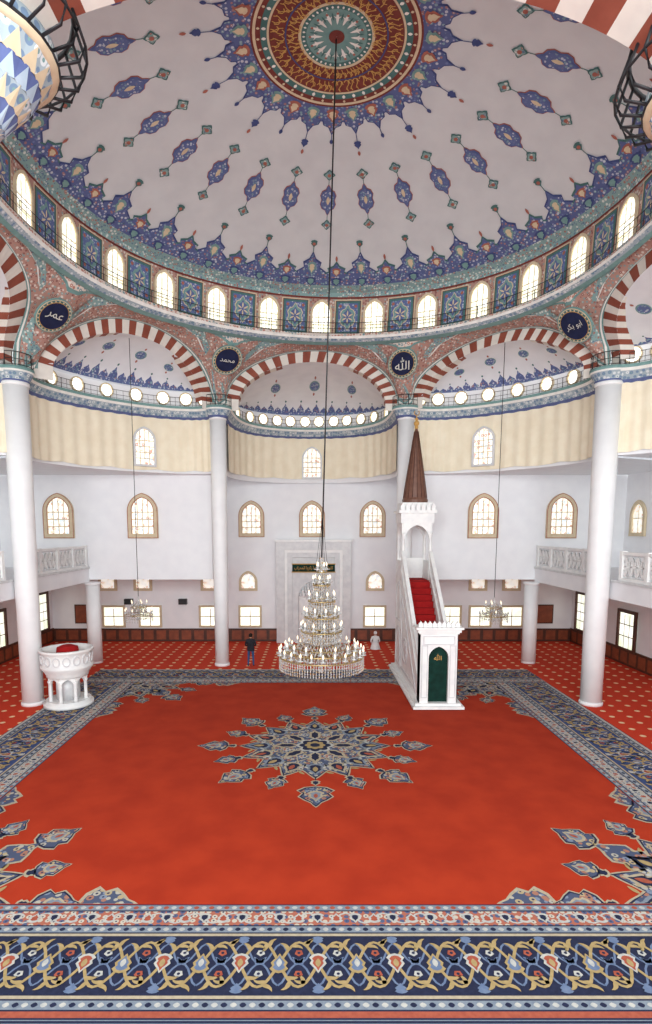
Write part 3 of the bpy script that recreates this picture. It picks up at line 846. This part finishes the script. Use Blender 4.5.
# ------------------------------------------------------------------ gallery balustrades
def balustrade(sx, y0, y1):
    e = empty('marble_balustrade', (sx*11.9, y0, 5.05), 'white marble pierced balustrade on the gallery edge', 'balustrade', group='gallery balustrades')
    L = y1-y0; n = max(1, round(L/1.7)); q = L/n
    mb = MB(); mb.box(-.09, .09, 0, L, 1.02, 1.13, 'marble'); mb.obj('handrail', parent=e)
    mb = MB(); mb.box(-.09, .09, 0, L, 0, .14, 'marble'); mb.obj('plinth', parent=e)
    for i in range(n+1):
        mb = MB(); y = min(max(i*q, .09), L-.09); mb.box(-.1, .1, y-.09, y+.09, 0, 1.16, 'marble'); mb.obj('post', parent=e)
    for i in range(n):
        mb = MB(); a, b_ = i*q+.09, (i+1)*q-.09
        mb.box(-.02, .02, a, b_, .14, .2, 'marble_grey'); mb.box(-.02, .02, a, b_, .96, 1.02, 'marble_grey')
        k = 4; w = (b_-a)/k
        for j in range(k):
            c = a+(j+.5)*w
            fn = lambda x, y, d: (d, c+x, .58+y)
            oo = [(x*w*.5, y*.37) for x, y in circ(1, 12)]; ii = [(x*w*.32, y*.25) for x, y in circ(1, 12)]
            mb.ring(oo, ii, fn, -.03, .03, 'marble', closed=True)
            mb.ring(oo, ii, lambda x, y, d: fn(x, y, -d), -.03, .03, 'marble', closed=True)
            mb.box(-.025, .025, c-.03, c+.03, .2, .96, 'marble'); mb.box(-.025, .025, c-w/2, c+w/2, .55, .61, 'marble')
        mb.obj('panel', parent=e)
for sx in (-1, 1):
    balustrade(sx, 14.5, 21.5); balustrade(sx, 22.7, 29.5)

# ------------------------------------------------------------------ mihrab
e = empty('mihrab', (.1, 34.95, 0), 'grey-white marble prayer niche with stepped frame and gold inscription', 'prayer niche')
mb = MB()
def gate(mb, w, h, t, y0, y1, m):
    mb.box(-w/2, -w/2+t, y0, y1, 0, h, m); mb.box(w/2-t, w/2, y0, y1, 0, h, m); mb.box(-w/2+t, w/2-t, y0, y1, h-t, h, m)
gate(mb, 4.6, 6.3, .5, -.55, 0, 'marble_grey'); gate(mb, 3.6, 5.8, .18, -.42, 0, 'marble'); gate(mb, 3.24, 5.62, .3, -.34, 0, 'marble_grey')
mb.box(-2.4, 2.4, -.65, 0, 6.3, 6.42, 'marble'); mb.obj('frame', parent=e)
mb = MB()
hw, hh = 1.32, 5.3
o = archpts(1.9, 3.9)
fn = lambda x, y, d: (x, -d, y)
oo = [(-hw, 0)]+[(-hw if x < -.02 else (hw if x > .02 else 0), y if abs(x) > .6 else hh) for x, y in o[1:-1]]+[(hw, 0)]
mb.ring(oo, o, fn, .0, .22, 'marble_grey'); mb.obj('panel', parent=e)
mb = MB(); mb.grid(lambda u, v: (.93*sin(u), -.20+(.22*cos(u)-.05), v), fr(-pi/2, pi/2, 12), [0, 2.9], 'marble')
for j in range(5):
    z = 2.9+.2*j; r = .93*(1-j/5.5)
    n = 9-j
    for i in range(n):
        x = -r+2*r*(i+.5)/n; mb.lathe((x, -.1, z), [(.01,-.12),(r/n*.9,.0),(r/n,.2)], 8, 'marble' if (i+j) % 2 else 'marble_grey')
mb.obj('niche', parent=e)
mb = MB(); mb.box(-1.32, 1.32, -.40, -.34, 4.45, 4.9, 'green_cloth')
mb.box(-1.36, 1.36, -.41, -.34, 4.9, 4.95, 'ochre'); mb.box(-1.36, 1.36, -.41, -.34, 4.4, 4.45, 'ochre')
place_text(mb, '\uFE8F\uFE8D\uFEAE\uFEA4\uFEE4\uFEDF\uFE8D \uFE8E\uFEF3\uFEAE\uFEDB\uFEAF \uFE8E\uFEEC\uFEF4\uFEE0\uFECB \uFEDE\uFEA7\uFEA9 \uFE8E\uFEE4\uFEE0\uFEDB', 2.4, lambda x, y: (x, -.415, 4.67+y*1.3), 'ochre')
mb.obj('inscription', parent=e, label='dark panel with gold Arabic inscription')

# ------------------------------------------------------------------ minbar
e = empty('minbar', (4.95, 21.55, .04), 'white marble pulpit stair with red steps and brown conical spire', 'pulpit')
mb = MB(); mb.box(-1.0, 1.0, -.35, 6.75, 0, .1, 'marble'); mb.box(-.9, .9, -.2, 6.65, .1, .2, 'marble'); mb.obj('plinth', parent=e)
mb = MB()
fn = lambda x, y, d: (x, -d, .2+y)
o = archpts(.78, 2.25)
GW, GH = .74, 2.75
oo = [(-GW, 0)]+[(-GW if x < -.02 else (GW if x > .02 else 0), y if abs(x) > .3 else GH) for x, y in o[1:-1]]+[(GW, 0)]
mb.ring(oo, o, fn, -.35, .1, 'marble')
mb.box(-.74, -.39, .35, .36, .2, 2.95, 'marble'); mb.box(.39, .74, .35, .36, .2, 2.95, 'marble')
mb.box(-.74,-.72,-.1,.35,.2,2.95,'marble'); mb.box(.72,.74,-.1,.35,.2,2.95,'marble')
for w, z0, z1 in ((.78, 2.95, 3.02), (.84, 3.02, 3.14), (.92, 3.14, 3.22)): mb.box(-w, w, -.1-(w-.74), .35+(w-.74), z0, z1, 'marble')
for i in range(9): mb.prism(xf(palm(.26, .19), -.72+.18*i, .0), lambda x, y, d: (x, -.1+d, 3.33+y), 0, .1, 'marble')
for sx in (-1, 1):
    mb.ring([(sx*.55-.12,.2),(sx*.55-.12,2.3),(sx*.55+.12,2.3),(sx*.55+.12,.2)], [(sx*.55-.09,.23),(sx*.55-.09,2.27),(sx*.55+.09,2.27),(sx*.55+.09,.23)], fn, .1, .13, 'marble_grey', closed=True)
mb.ring([(-.62,2.32),(-.62,2.68),(.62,2.68),(.62,2.32)], [(-.58,2.36),(-.58,2.64),(.58,2.64),(.58,2.36)], fn, .1, .13, 'marble_grey', closed=True)
mb.obj('gate', parent=e)
mb = MB(); mb.prism([(x*.99, y*.99) for x, y in o], fn, -.1, -.06, 'green_cloth')
place_text(mb, '\uFDF2', .3, lambda x, y: (x, .055, 2.0+y), 'ochre')
mb.obj('curtain', parent=e, label='dark green curtain in the gate')
mb = MB(); n = 16
for i in range(n):
    y0 = .45+i*4.4/n; mb.box(-.58, .58, y0, 4.9, .2+i*4.35/n, .2+(i+1)*4.35/n, 'c_stair')
mb.box(-.6, .6, 4.9, 6.45, 4.45, 4.6, 'c_stair'); mb.obj('steps', parent=e, label='steps covered in red carpet')
for sx in (-1, 1):
    mb = MB(); f = lambda x, y, d: (sx*(.6+d), x, y)
    mb.prism([(.35,.2),(.35,1.0),(4.9,5.05),(6.5,5.05),(6.5,.2)], f, 0, .12, 'marble')
    mb.ring([(.7,.45),(4.6,3.95),(4.6,.45)], [(.98,.55),(4.5,3.72),(4.5,.55)], f, .12, .15, 'marble_grey', closed=True)
    mb.ring([(3.5+x,1.5+y) for x, y in circ(.62, 20)], [(3.5+x,1.5+y) for x, y in circ(.52, 20)], f, .12, .15, 'marble_grey', closed=True)
    mb.prism([(3.5+x,1.5+y) for x, y in star(.42, 8, .4, 4)], f, .12, .14, 'marble_grey')
    for z in (.45, 2.6): mb.ring([(5.6+x, z+y) for x, y in archpts(1.3, 1.9)], [(5.6+x, z+.06+y) for x, y in archpts(1.1, 1.75)], f, .12, .15, 'marble_grey', closed=True)
    mb.obj('side_wall', parent=e)
    mb = MB()
    mb.prism([(.35,1.78),(.35,1.92),(4.9,5.98),(4.9,5.84)], f, -.02, .14, 'marble')
    mb.prism([(.35,1.0),(.35,1.1),(4.9,5.15),(4.9,5.05)], f, -.02, .14, 'marble')
    for i in range(14):
        y = .5+i*.325; z = 1.1+(y-.35)*.89
        mb.box(*sorted((sx*.63, sx*.69)), y-.04, y+.04, z-.03, z+.75, 'marble')
        mb.prism([(y+.16+x*.10, z+.5+yy*.26) for x, yy in circ(1, 8)], f, .035, .07, 'marble')
    mb.obj('balustrade', parent=e)
mb = MB()
for sx in (-1, 1):
    for y in (5.0, 6.4): mb.lathe((sx*.64, y, 0), [(.11,4.6),(.11,5.1),(.08,5.15),(.075,6.7),(.12,6.85)], 12, 'marble')
    mb.box(*sorted((sx*.58, sx*.7)), 5.0, 6.4, 4.6, 5.5, 'marble')
mb.box(-.6, .6, 6.34, 6.46, 4.6, 5.6, 'marble')
A = archpts(1.16, 1.0); q = .64
oo = [(-q, .35)]+[(-q if x < -.02 else (q if x > .02 else 0), y if abs(x) > .45 else 1.15) for x, y in A[1:-1]]+[(q, .35)]
A2 = [(-.58,.35)]+A[1:-1]+[(.58,.35)]
for y in (5.0, 6.4): mb.ring(oo, A2, lambda x, yy, d: (x, y-d, 6.2+yy), -.07, .07, 'marble')
for sx in (-1, 1): mb.ring([(x*1.1, y) for x, y in oo], [(x*1.1, y) for x, y in A2], lambda x, yy, d: (sx*.64+d*sx, 5.7+x, 6.2+yy), -.07, .07, 'marble')
mb.box(-.78, .78, 4.88, 6.52, 7.3, 7.75, 'marble'); mb.box(-.88, .88, 4.78, 6.62, 7.75, 7.9, 'marble'); mb.box(-.72, .72, 4.95, 6.45, 7.9, 8.25, 'marble')
for i in range(7):
    mb.prism(xf(palm(.36, .22), -.72+.24*i, 0), lambda x, y, d: (x, 4.8+d, 8.06+y), 0, .06, 'marble')
mb.obj('kiosk', parent=e)
mb = MB(); mb.lathe((0, 5.7, 0), [(.6,8.25),(.62,8.4),(.56,8.5),(.50,9.0),(.1,11.6),(.05,11.75)], 16, 'spire', smooth=False)
for i in range(16):
    a = 2*pi*i/16; mb.tube([(.57*cos(a),5.7+.57*sin(a),8.5),(.505*cos(a),5.7+.505*sin(a),9.0),(.1*cos(a),5.7+.1*sin(a),11.6)], .014, 'wood', 4)
mb.obj('spire', parent=e, label='brown ribbed conical spire')
mb = MB()
for z, r in ((11.8,.09),(11.98,.13),(12.17,.08)): mb.sphere((0,5.7,z), r, 'ochre')
mb.tube([(0,5.7,12.2),(0,5.7,12.35)], .02, 'ochre'); mb.tube([(.12*sin(t),5.7,12.47-.12*cos(t)) for t in fr(-2.4, 2.4, 12)], .022, 'ochre')
mb.obj('finial', parent=e, label='golden crescent finial')

# ------------------------------------------------------------------ preacher pulpit (kursu)
e = empty('preaching_chair', (-9.82, 22.0, .04), 'round white marble preaching chair with arched base and carved bowl', 'pulpit')
mb = MB(); mb.lathe((0,0,0), [(.95,0),(.95,.12),(.85,.14),(.85,.24)], 32, 'marble'); mb.obj('base', parent=e)
mb = MB(); mb.lathe((0,0,0), [(.45,.24),(.45,1.15)], 24, 'marble_grey')
mb.obj('core', parent=e)
mb = MB()
for i in range(8):
    a = 2*pi*i/8; mb.lathe((.7*cos(a),.7*sin(a),0), [(.09,.24),(.07,.32),(.065,.95),(.1,1.05)], 10, 'marble')
    a1 = a+pi/8
    rt = Vector((-sin(a1), cos(a1), 0)); c = Vector((.66*cos(a1), .66*sin(a1), 0)); nn = Vector((cos(a1), sin(a1), 0))
    A = archpts(.44, .36, n=5); q = .27
    oo = [(-q, 0)]+[(-q if x < -.02 else (q if x > .02 else 0), y if abs(x) > .15 else .45) for x, y in A[1:-1]]+[(q, 0)]
    mb.ring(oo, A, lambda x, y, d: tuple(c+rt*x+nn*d+Vector((0,0,.78+y))), -.05, .05, 'marble')
mb.obj('arcade', parent=e)
mb = MB(); mb.lathe((0,0,0), [(.45,1.12),(.78,1.18),(.8,1.28),(.86,1.4),(.98,1.55),(1.0,1.62),(.95,1.66),(.95,2.15),(1.03,2.2),(1.03,2.28),(.9,2.29),(.88,1.7),(.02,1.7)], 32, 'marble', cap=False)
for i in range(16):
    a = 2*pi*i/16; c = Vector((.955*cos(a), .955*sin(a), 1.9)); rt = Vector((-sin(a), cos(a), 0)); nn = Vector((cos(a), sin(a), 0))
    mb.ring([(x*.15,y*.2) for x, y in circ(1,10)], [(x*.11,y*.15) for x, y in circ(1,10)], lambda x, y, d: tuple(c+rt*x+nn*d+Vector((0,0,y))), -.02, .025, 'marble_grey', closed=True)
mb.obj('bowl', parent=e)
mb = MB(); mb.lathe((-9.82,22.1,1.75), [(.3,0),(.42,.06),(.45,.3),(.4,.6),(.2,.68)], 20, 'c_stair'); mb.obj('cushion', 'dark red velvet cushion inside the marble preaching chair', 'cushion')

# ------------------------------------------------------------------ chandeliers
def chandelier(loc_, tiers, top, cable_top, label, group=None):
    e = empty('chandelier', loc_, label, 'chandelier', group=group)
    mb = MB(); r0 = tiers[0][0]; z0 = tiers[0][1]
    k = r0/1.33
    prof = [(.02,z0-.55*k),(.08*k,z0-.5*k),(.03*k,z0-.4*k),(.16*k,z0-.25*k),(.05*k,z0-.1*k)]
    z = z0
    while z < top-.3*k:
        prof += [(.05*k,z),(.14*k,z+.12*k),(.05*k,z+.25*k)]; z += .42*k
    prof += [(.05*k,top-.1*k),(.02,top)]
    mb.lathe((0,0,0), prof, 12, 'crystal'); mb.obj('stem', parent=e)
    for r, z, n in tiers:
        mb = MB(); mb.tube([(r*cos(t), r*sin(t), z) for t in fr(0, 2*pi, 32)], .022*max(k,.6), 'brass', 5)
        mb.tube([(r*.72*cos(t), r*.72*sin(t), z+.1*k) for t in fr(0, 2*pi, 24)], .015*max(k,.6), 'brass', 5); mb.obj('ring', parent=e)
    arm0 = {}
    for r, z, n in tiers:
        for i in range(n):
            a = 2*pi*i/n+r
            if (r, n) not in arm0:
                mb = MB(); mb.tube([(.05*k,0,.05),(r*.3,0,-.1*k),(r*.65,0,-.12*k),(r*.95,0,-.02),(r,0,.06)], .016*max(k,.6), 'brass', 5)
                o = mb.obj('arm', parent=e); arm0[(r, n)] = o
            else:
                o = arm0[(r, n)].copy(); COL.objects.link(o)
            o.location = (0, 0, z); o.rotation_euler = (0, 0, a)
    lamp0 = None
    for r, z, n in tiers:
        for i in range(n):
            a = 2*pi*i/n+r
            if lamp0 is None:
                mb = MB(); mb.lathe((0,0,0), [(.01,.0),(.08*k+.01,.02),(.09*k+.01,.04),(.03,.05),(.026,.14)], 10, 'crystal'); mb.lathe((0,0,.14), [(.022,0),(.034,.04),(.022,.09),(.004,.13)], 8, 'bulb', cap=False)
                o = lamp0 = mb.obj('candle_lamp', parent=e)
            else:
                o = lamp0.copy(); COL.objects.link(o)
            o.location = (r*cos(a), r*sin(a), z+.06)
    mb = MB()
    def drop(x, y, z, s):
        a = mb.idx([(x,y,z+s*1.6),(x+s*.6,y,z),(x,y+s*.6,z),(x-s*.6,y,z),(x,y-s*.6,z),(x,y,z-s*1.6)])
        for q in ((0,1,2),(0,2,3),(0,3,4),(0,4,1),(5,2,1),(5,3,2),(5,4,3),(5,1,4)): mb.fi([a[w] for w in q], 'crystal' if random.random() < .9 else 'ochre', False)
    for r, z, n in tiers:
        m = int(n*4)
        for i in range(m):
            a = 2*pi*i/m
            for j in range(5 if r > 1 else 4): drop(r*cos(a), r*sin(a), z-.04-.08*j, .033*max(k,.75))
        for i in range(m//2):
            a = 2*pi*i/(m//2)
            for j in range(6):
                t = (j+.5)/6; drop(r*(1-t*.8)*cos(a), r*(1-t*.8)*sin(a), z+.06+.42*k*t*t, .035*max(k,.75))
            if r < 1.2 or k < .8:
                for j in range(5):
                    t = (j+.5)/5; drop(r*(1-t*.7)*cos(a+.1), r*(1-t*.7)*sin(a+.1), z-.1-.30*k*t, .032*max(k,.75))
    mb.obj('crystal_drops', parent=e, kind='stuff')
    mb = MB(); ct = Vector(cable_top)-Vector(loc_)
    mb.tube([(0,0,top-.02), tuple(ct)], .022 if k > .8 else .014, 'iron', 6); mb.obj('cable', parent=e)
    if k > .8:
        mb = MB()
        for i in range(6):
            a = 2*pi*i/6; mb.tube([(.2*cos(a),.2*sin(a),tiers[-1][1]), (.02,0,top+1.3)], .006, 'iron', 4)
        mb.obj('stay_wires', parent=e)
    return e
chandelier((.3, CY, 0), [(1.33,3.05,24),(1.14,3.22,16),(.64,3.85,12),(.54,4.3,10),(.42,4.8,8),(.27,5.3,6),(.16,5.7,5)], 6.1, (.68, CY, 20.7), 'large tiered crystal chandelier with glowing lamps on a long cable')
chandelier((-7.95, 25.45, 0), [(.62,3.15,8),(.36,3.5,5)], 4.0, (-7.95, 25.45, 15.3), 'small crystal chandelier on a thin cable', group='small chandeliers')
chandelier((8.25, 25.15, 0), [(.62,3.15,8),(.36,3.5,5)], 4.0, (8.3, 25.15, 15.1), 'small crystal chandelier on a thin cable', group='small chandeliers')

# ------------------------------------------------------------------ small things on the walls
def thing_box(name, x, y, z, w, d, h, m, label, cat, inner=None):
    mb = MB(); mb.box(x-w/2, x+w/2, y-d, y, z-h/2, z+h/2, m)
    if inner: mb.box(x-w/2+.07, x+w/2-.07, y-d-.01, y-d, z-h/2+.07, z+h/2-.07, inner)
    return mb.obj(name, label, cat)
for x in (-8.1, 7.0, -11.5): thing_box('loudspeaker', x, YF-.0, 2.55, .5, .3, .34, 'black_plastic', 'small black loudspeaker on the white wall', 'loudspeaker', 'iron')
thing_box('notice_board', 14.6, YF-.01, 1.75, 1.2, .08, 1.2, 'wood', 'reddish wooden notice board on the white wall', 'notice board', 'wood_red')
thing_box('notice_board', -14.4, YF-.01, 1.75, 1.1, .08, 1.2, 'wood', 'dark wooden notice board on the white wall', 'notice board', 'wood_red')

# ------------------------------------------------------------------ people
def figure(e, J, E, zones):
    me = bpy.data.meshes.new('body'); me.from_pydata([j[:3] for j in J], E, []); me.update()
    o = bpy.data.objects.new('body_tmp', me); COL.objects.link(o)
    o.modifiers.new('skin', 'SKIN')
    for i, j in enumerate(J):
        d = me.skin_vertices[0].data[i]; d.radius = (j[3], j[4]); d.use_root = (i == 0)
    s = o.modifiers.new('sub', 'SUBSURF'); s.levels = 2; s.render_levels = 2
    dg = bpy.context.evaluated_depsgraph_get(); m2 = bpy.data.meshes.new_from_object(o.evaluated_get(dg))
    bpy.data.objects.remove(o)
    m2.materials.clear()
    names = []
    for p in m2.polygons:
        n = zones(p.center)
        if n not in names: names.append(n); m2.materials.append(MATS[n])
        p.material_index = names.index(n); p.use_smooth = True
    b = bpy.data.objects.new('body', m2); COL.objects.link(b); b.parent = e
    return b
def mkfig(pose):
    J = []; E = []
    def add(p, r, par=None):
        r2 = r if isinstance(r, tuple) else (r, r)
        J.append((p[0], p[1], p[2], r2[0], r2[1]))
        if par is not None: E.append((par, len(J)-1))
        return len(J)-1
    pel = add(pose['pelvis'], (.15, .115)); sp = add(pose['spine'], (.145, .11), pel); ch = add(pose['chest'], (.165, .12), sp)
    nb = add(pose['neck0'], .07, ch); nk = add(pose['neck1'], .052, nb); hd = add(pose['head'], (.078, .092), nk); tp = add(pose['top'], (.066, .08), hd)
    for sx in (-1, 1):
        m = lambda p: (sx*p[0], p[1], p[2])
        s = add(m(pose['sh']), .068, ch); el = add(m(pose['el']), .048, s); w = add(m(pose['wr']), (.033, .026), el); pm = add(m(pose['pa']), (.036, .02), w)
        wv, pv = Vector(m(pose['wr'])), Vector(m(pose['pa'])); d = (pv-wv).normalized(); side = d.cross(Vector((0,0,1))).normalized()*sx
        for k, L in enumerate((.065,.078,.072,.056)):
            b0 = pv+side*(.03-.02*k)+d*.02
            a = add(b0, .0095, pm); a2 = add(b0+d*L*.55+Vector((0,0,-.012)), .009, a); add(b0+d*L*.9+Vector((0,0,-.035)), .008, a2)
        t = wv+d*.02+side*.035; a = add(t, .011, pm); add(t+d*.045+side*.02, .0095, a)
        hp = add(m(pose['hip']), .088, pel); kn = add(m(pose['kn']), .062, hp); an = add(m(pose['an']), .043, kn); add(m(pose['toe']), (.042, .03), an)
    return J, E
def head_bits(e, h, hairm='hair', cap=False):
    h = Vector(h)
    mb = MB()
    prof = [(.102*sin(pi*j/14), .115*cos(pi*j/14)) for j in range(0, 8)]
    mb.lathe((h.x, h.y-.012, h.z+.028), [(max(r, .002), z) for r, z in prof][::-1], 18, hairm, cap=False)
    mb.lathe((h.x, h.y-.03, h.z+.02), [(.08,-.07),(.096,-.03),(.1,.03)], 18, hairm, a0=pi*1.05, a1=pi*1.95, cap=False)
    mb.obj('prayer_cap' if cap else 'hair', parent=e)
    mb = MB(); mb.sphere((h.x, h.y+.095, h.z-.01), .016, 'skin', 6, 1.5)
    for sx in (-1, 1): mb.sphere((h.x+sx*.086, h.y-.005, h.z), .02, 'skin', 6, 1.6)
    mb.tube([(h.x-.025,h.y+.088,h.z-.05),(h.x,h.y+.094,h.z-.052),(h.x+.025,h.y+.088,h.z-.05)], .005, 'terracotta', 5)
    mb.obj('face', parent=e)
    for sx in (-1, 1):
        mb = MB(); mb.sphere((h.x+sx*.032, h.y+.082, h.z+.018), .01, 'hair', 6); mb.obj('eye', parent=e)
man = empty('person', (-3.15, 28.3, 0), 'standing person in dark jacket and blue jeans praying with folded hands', 'person')
pose = dict(pelvis=(0,0,.95), spine=(0,0,1.14), chest=(0,0,1.33), neck0=(0,0,1.47), neck1=(0,.01,1.53), head=(0,.02,1.61), top=(0,.02,1.68),
    sh=(.18,0,1.40), el=(.27,-.02,1.13), wr=(.12,.19,1.07), pa=(.05,.215,1.075), hip=(.095,0,.90), kn=(.12,.02,.50), an=(.135,-.02,.09), toe=(.15,.15,.035))
J, E = mkfig(pose)
def z1(c):
    if c.z > 1.50: return 'skin'
    if abs(c.x) < .11 and c.y > .16 and c.z > 1.0: return 'skin'
    if c.z > .88: return 'jacket'
    if c.z > .10: return 'jeans'
    return 'shoe'
figure(man, J, E, z1); head_bits(man, pose['head'])
mb = MB(); mb.lathe((0,0,0), [(.19,.84),(.195,.95),(.18,1.1),(.19,1.25)], 20, 'jacket', cap=False)
for i, v in enumerate(mb.v): mb.v[i] = (v[0], v[1]*.78, v[2])
mb.obj('jacket_hem', parent=man)
man2 = empty('person', (3.75, 32.6, 0), 'kneeling person in white shirt and white prayer cap facing the wall', 'person')
pose = dict(pelvis=(0,0,.27), spine=(0,.02,.46), chest=(0,.05,.65), neck0=(0,.06,.79), neck1=(0,.08,.85), head=(0,.10,.93), top=(0,.11,1.0),
    sh=(.18,.05,.72), el=(.26,.10,.46), wr=(.17,.32,.30), pa=(.15,.39,.27), hip=(.10,.02,.24), kn=(.17,.42,.11), an=(.13,-.08,.07), toe=(.11,-.24,.04))
J, E = mkfig(pose)
def z2(c):
    if c.z > .82: return 'skin'
    if c.y > .33 and c.z > .22: return 'skin'
    return 'shirt_white' if c.z > .2 or c.y > -.05 else 'c_grey'
figure(man2, J, E, z2); head_bits(man2, pose['head'], 'shirt_white', True)
mb = MB(); mb.lathe((0,0,0), [(.30,.02),(.28,.12),(.22,.3),(.19,.45)], 20, 'shirt_white', cap=False); mb.obj('shirt_hem', parent=man2)

# ------------------------------------------------------------------ light
w = bpy.data.worlds.new('World'); S.world = w; w.use_nodes = True
bg = w.node_tree.nodes['Background']; bg.inputs[0].default_value = (.93, .98, 1, 1); bg.inputs[1].default_value = 1.5
def area(loc_, rot, sx, sy, e_, col=(1,1,1)):
    l = bpy.data.lights.new('fill_area', 'AREA'); l.shape = 'RECTANGLE'; l.size = sx; l.size_y = sy; l.energy = e_; l.color = col
    o = bpy.data.objects.new('added_fill_light', l); COL.objects.link(o); o.location = loc_; o.rotation_euler = rot
area((0, -9, 10), (radians(90+3), 0, 0), 20, 8, 7000, (.95, .985, 1))  # unseen fill light added behind the camera to brighten walls and dome
try:
    S.view_settings.view_transform = 'Standard'; S.view_settings.look = 'None'
except Exception as ex: print(ex)

cam = bpy.data.cameras.new('Camera'); co = bpy.data.objects.new('Camera', cam); COL.objects.link(co); S.camera = co
co.location = (0, 0, 7); co.rotation_euler = (radians(90-6.5), 0, 0)
cam.sensor_fit = 'VERTICAL'; cam.sensor_height = 36; cam.sensor_width = 36
cam.lens = 36*560/1024; cam.shift_y = 82/1024; cam.shift_x = 14/1024
cam.clip_end = 300
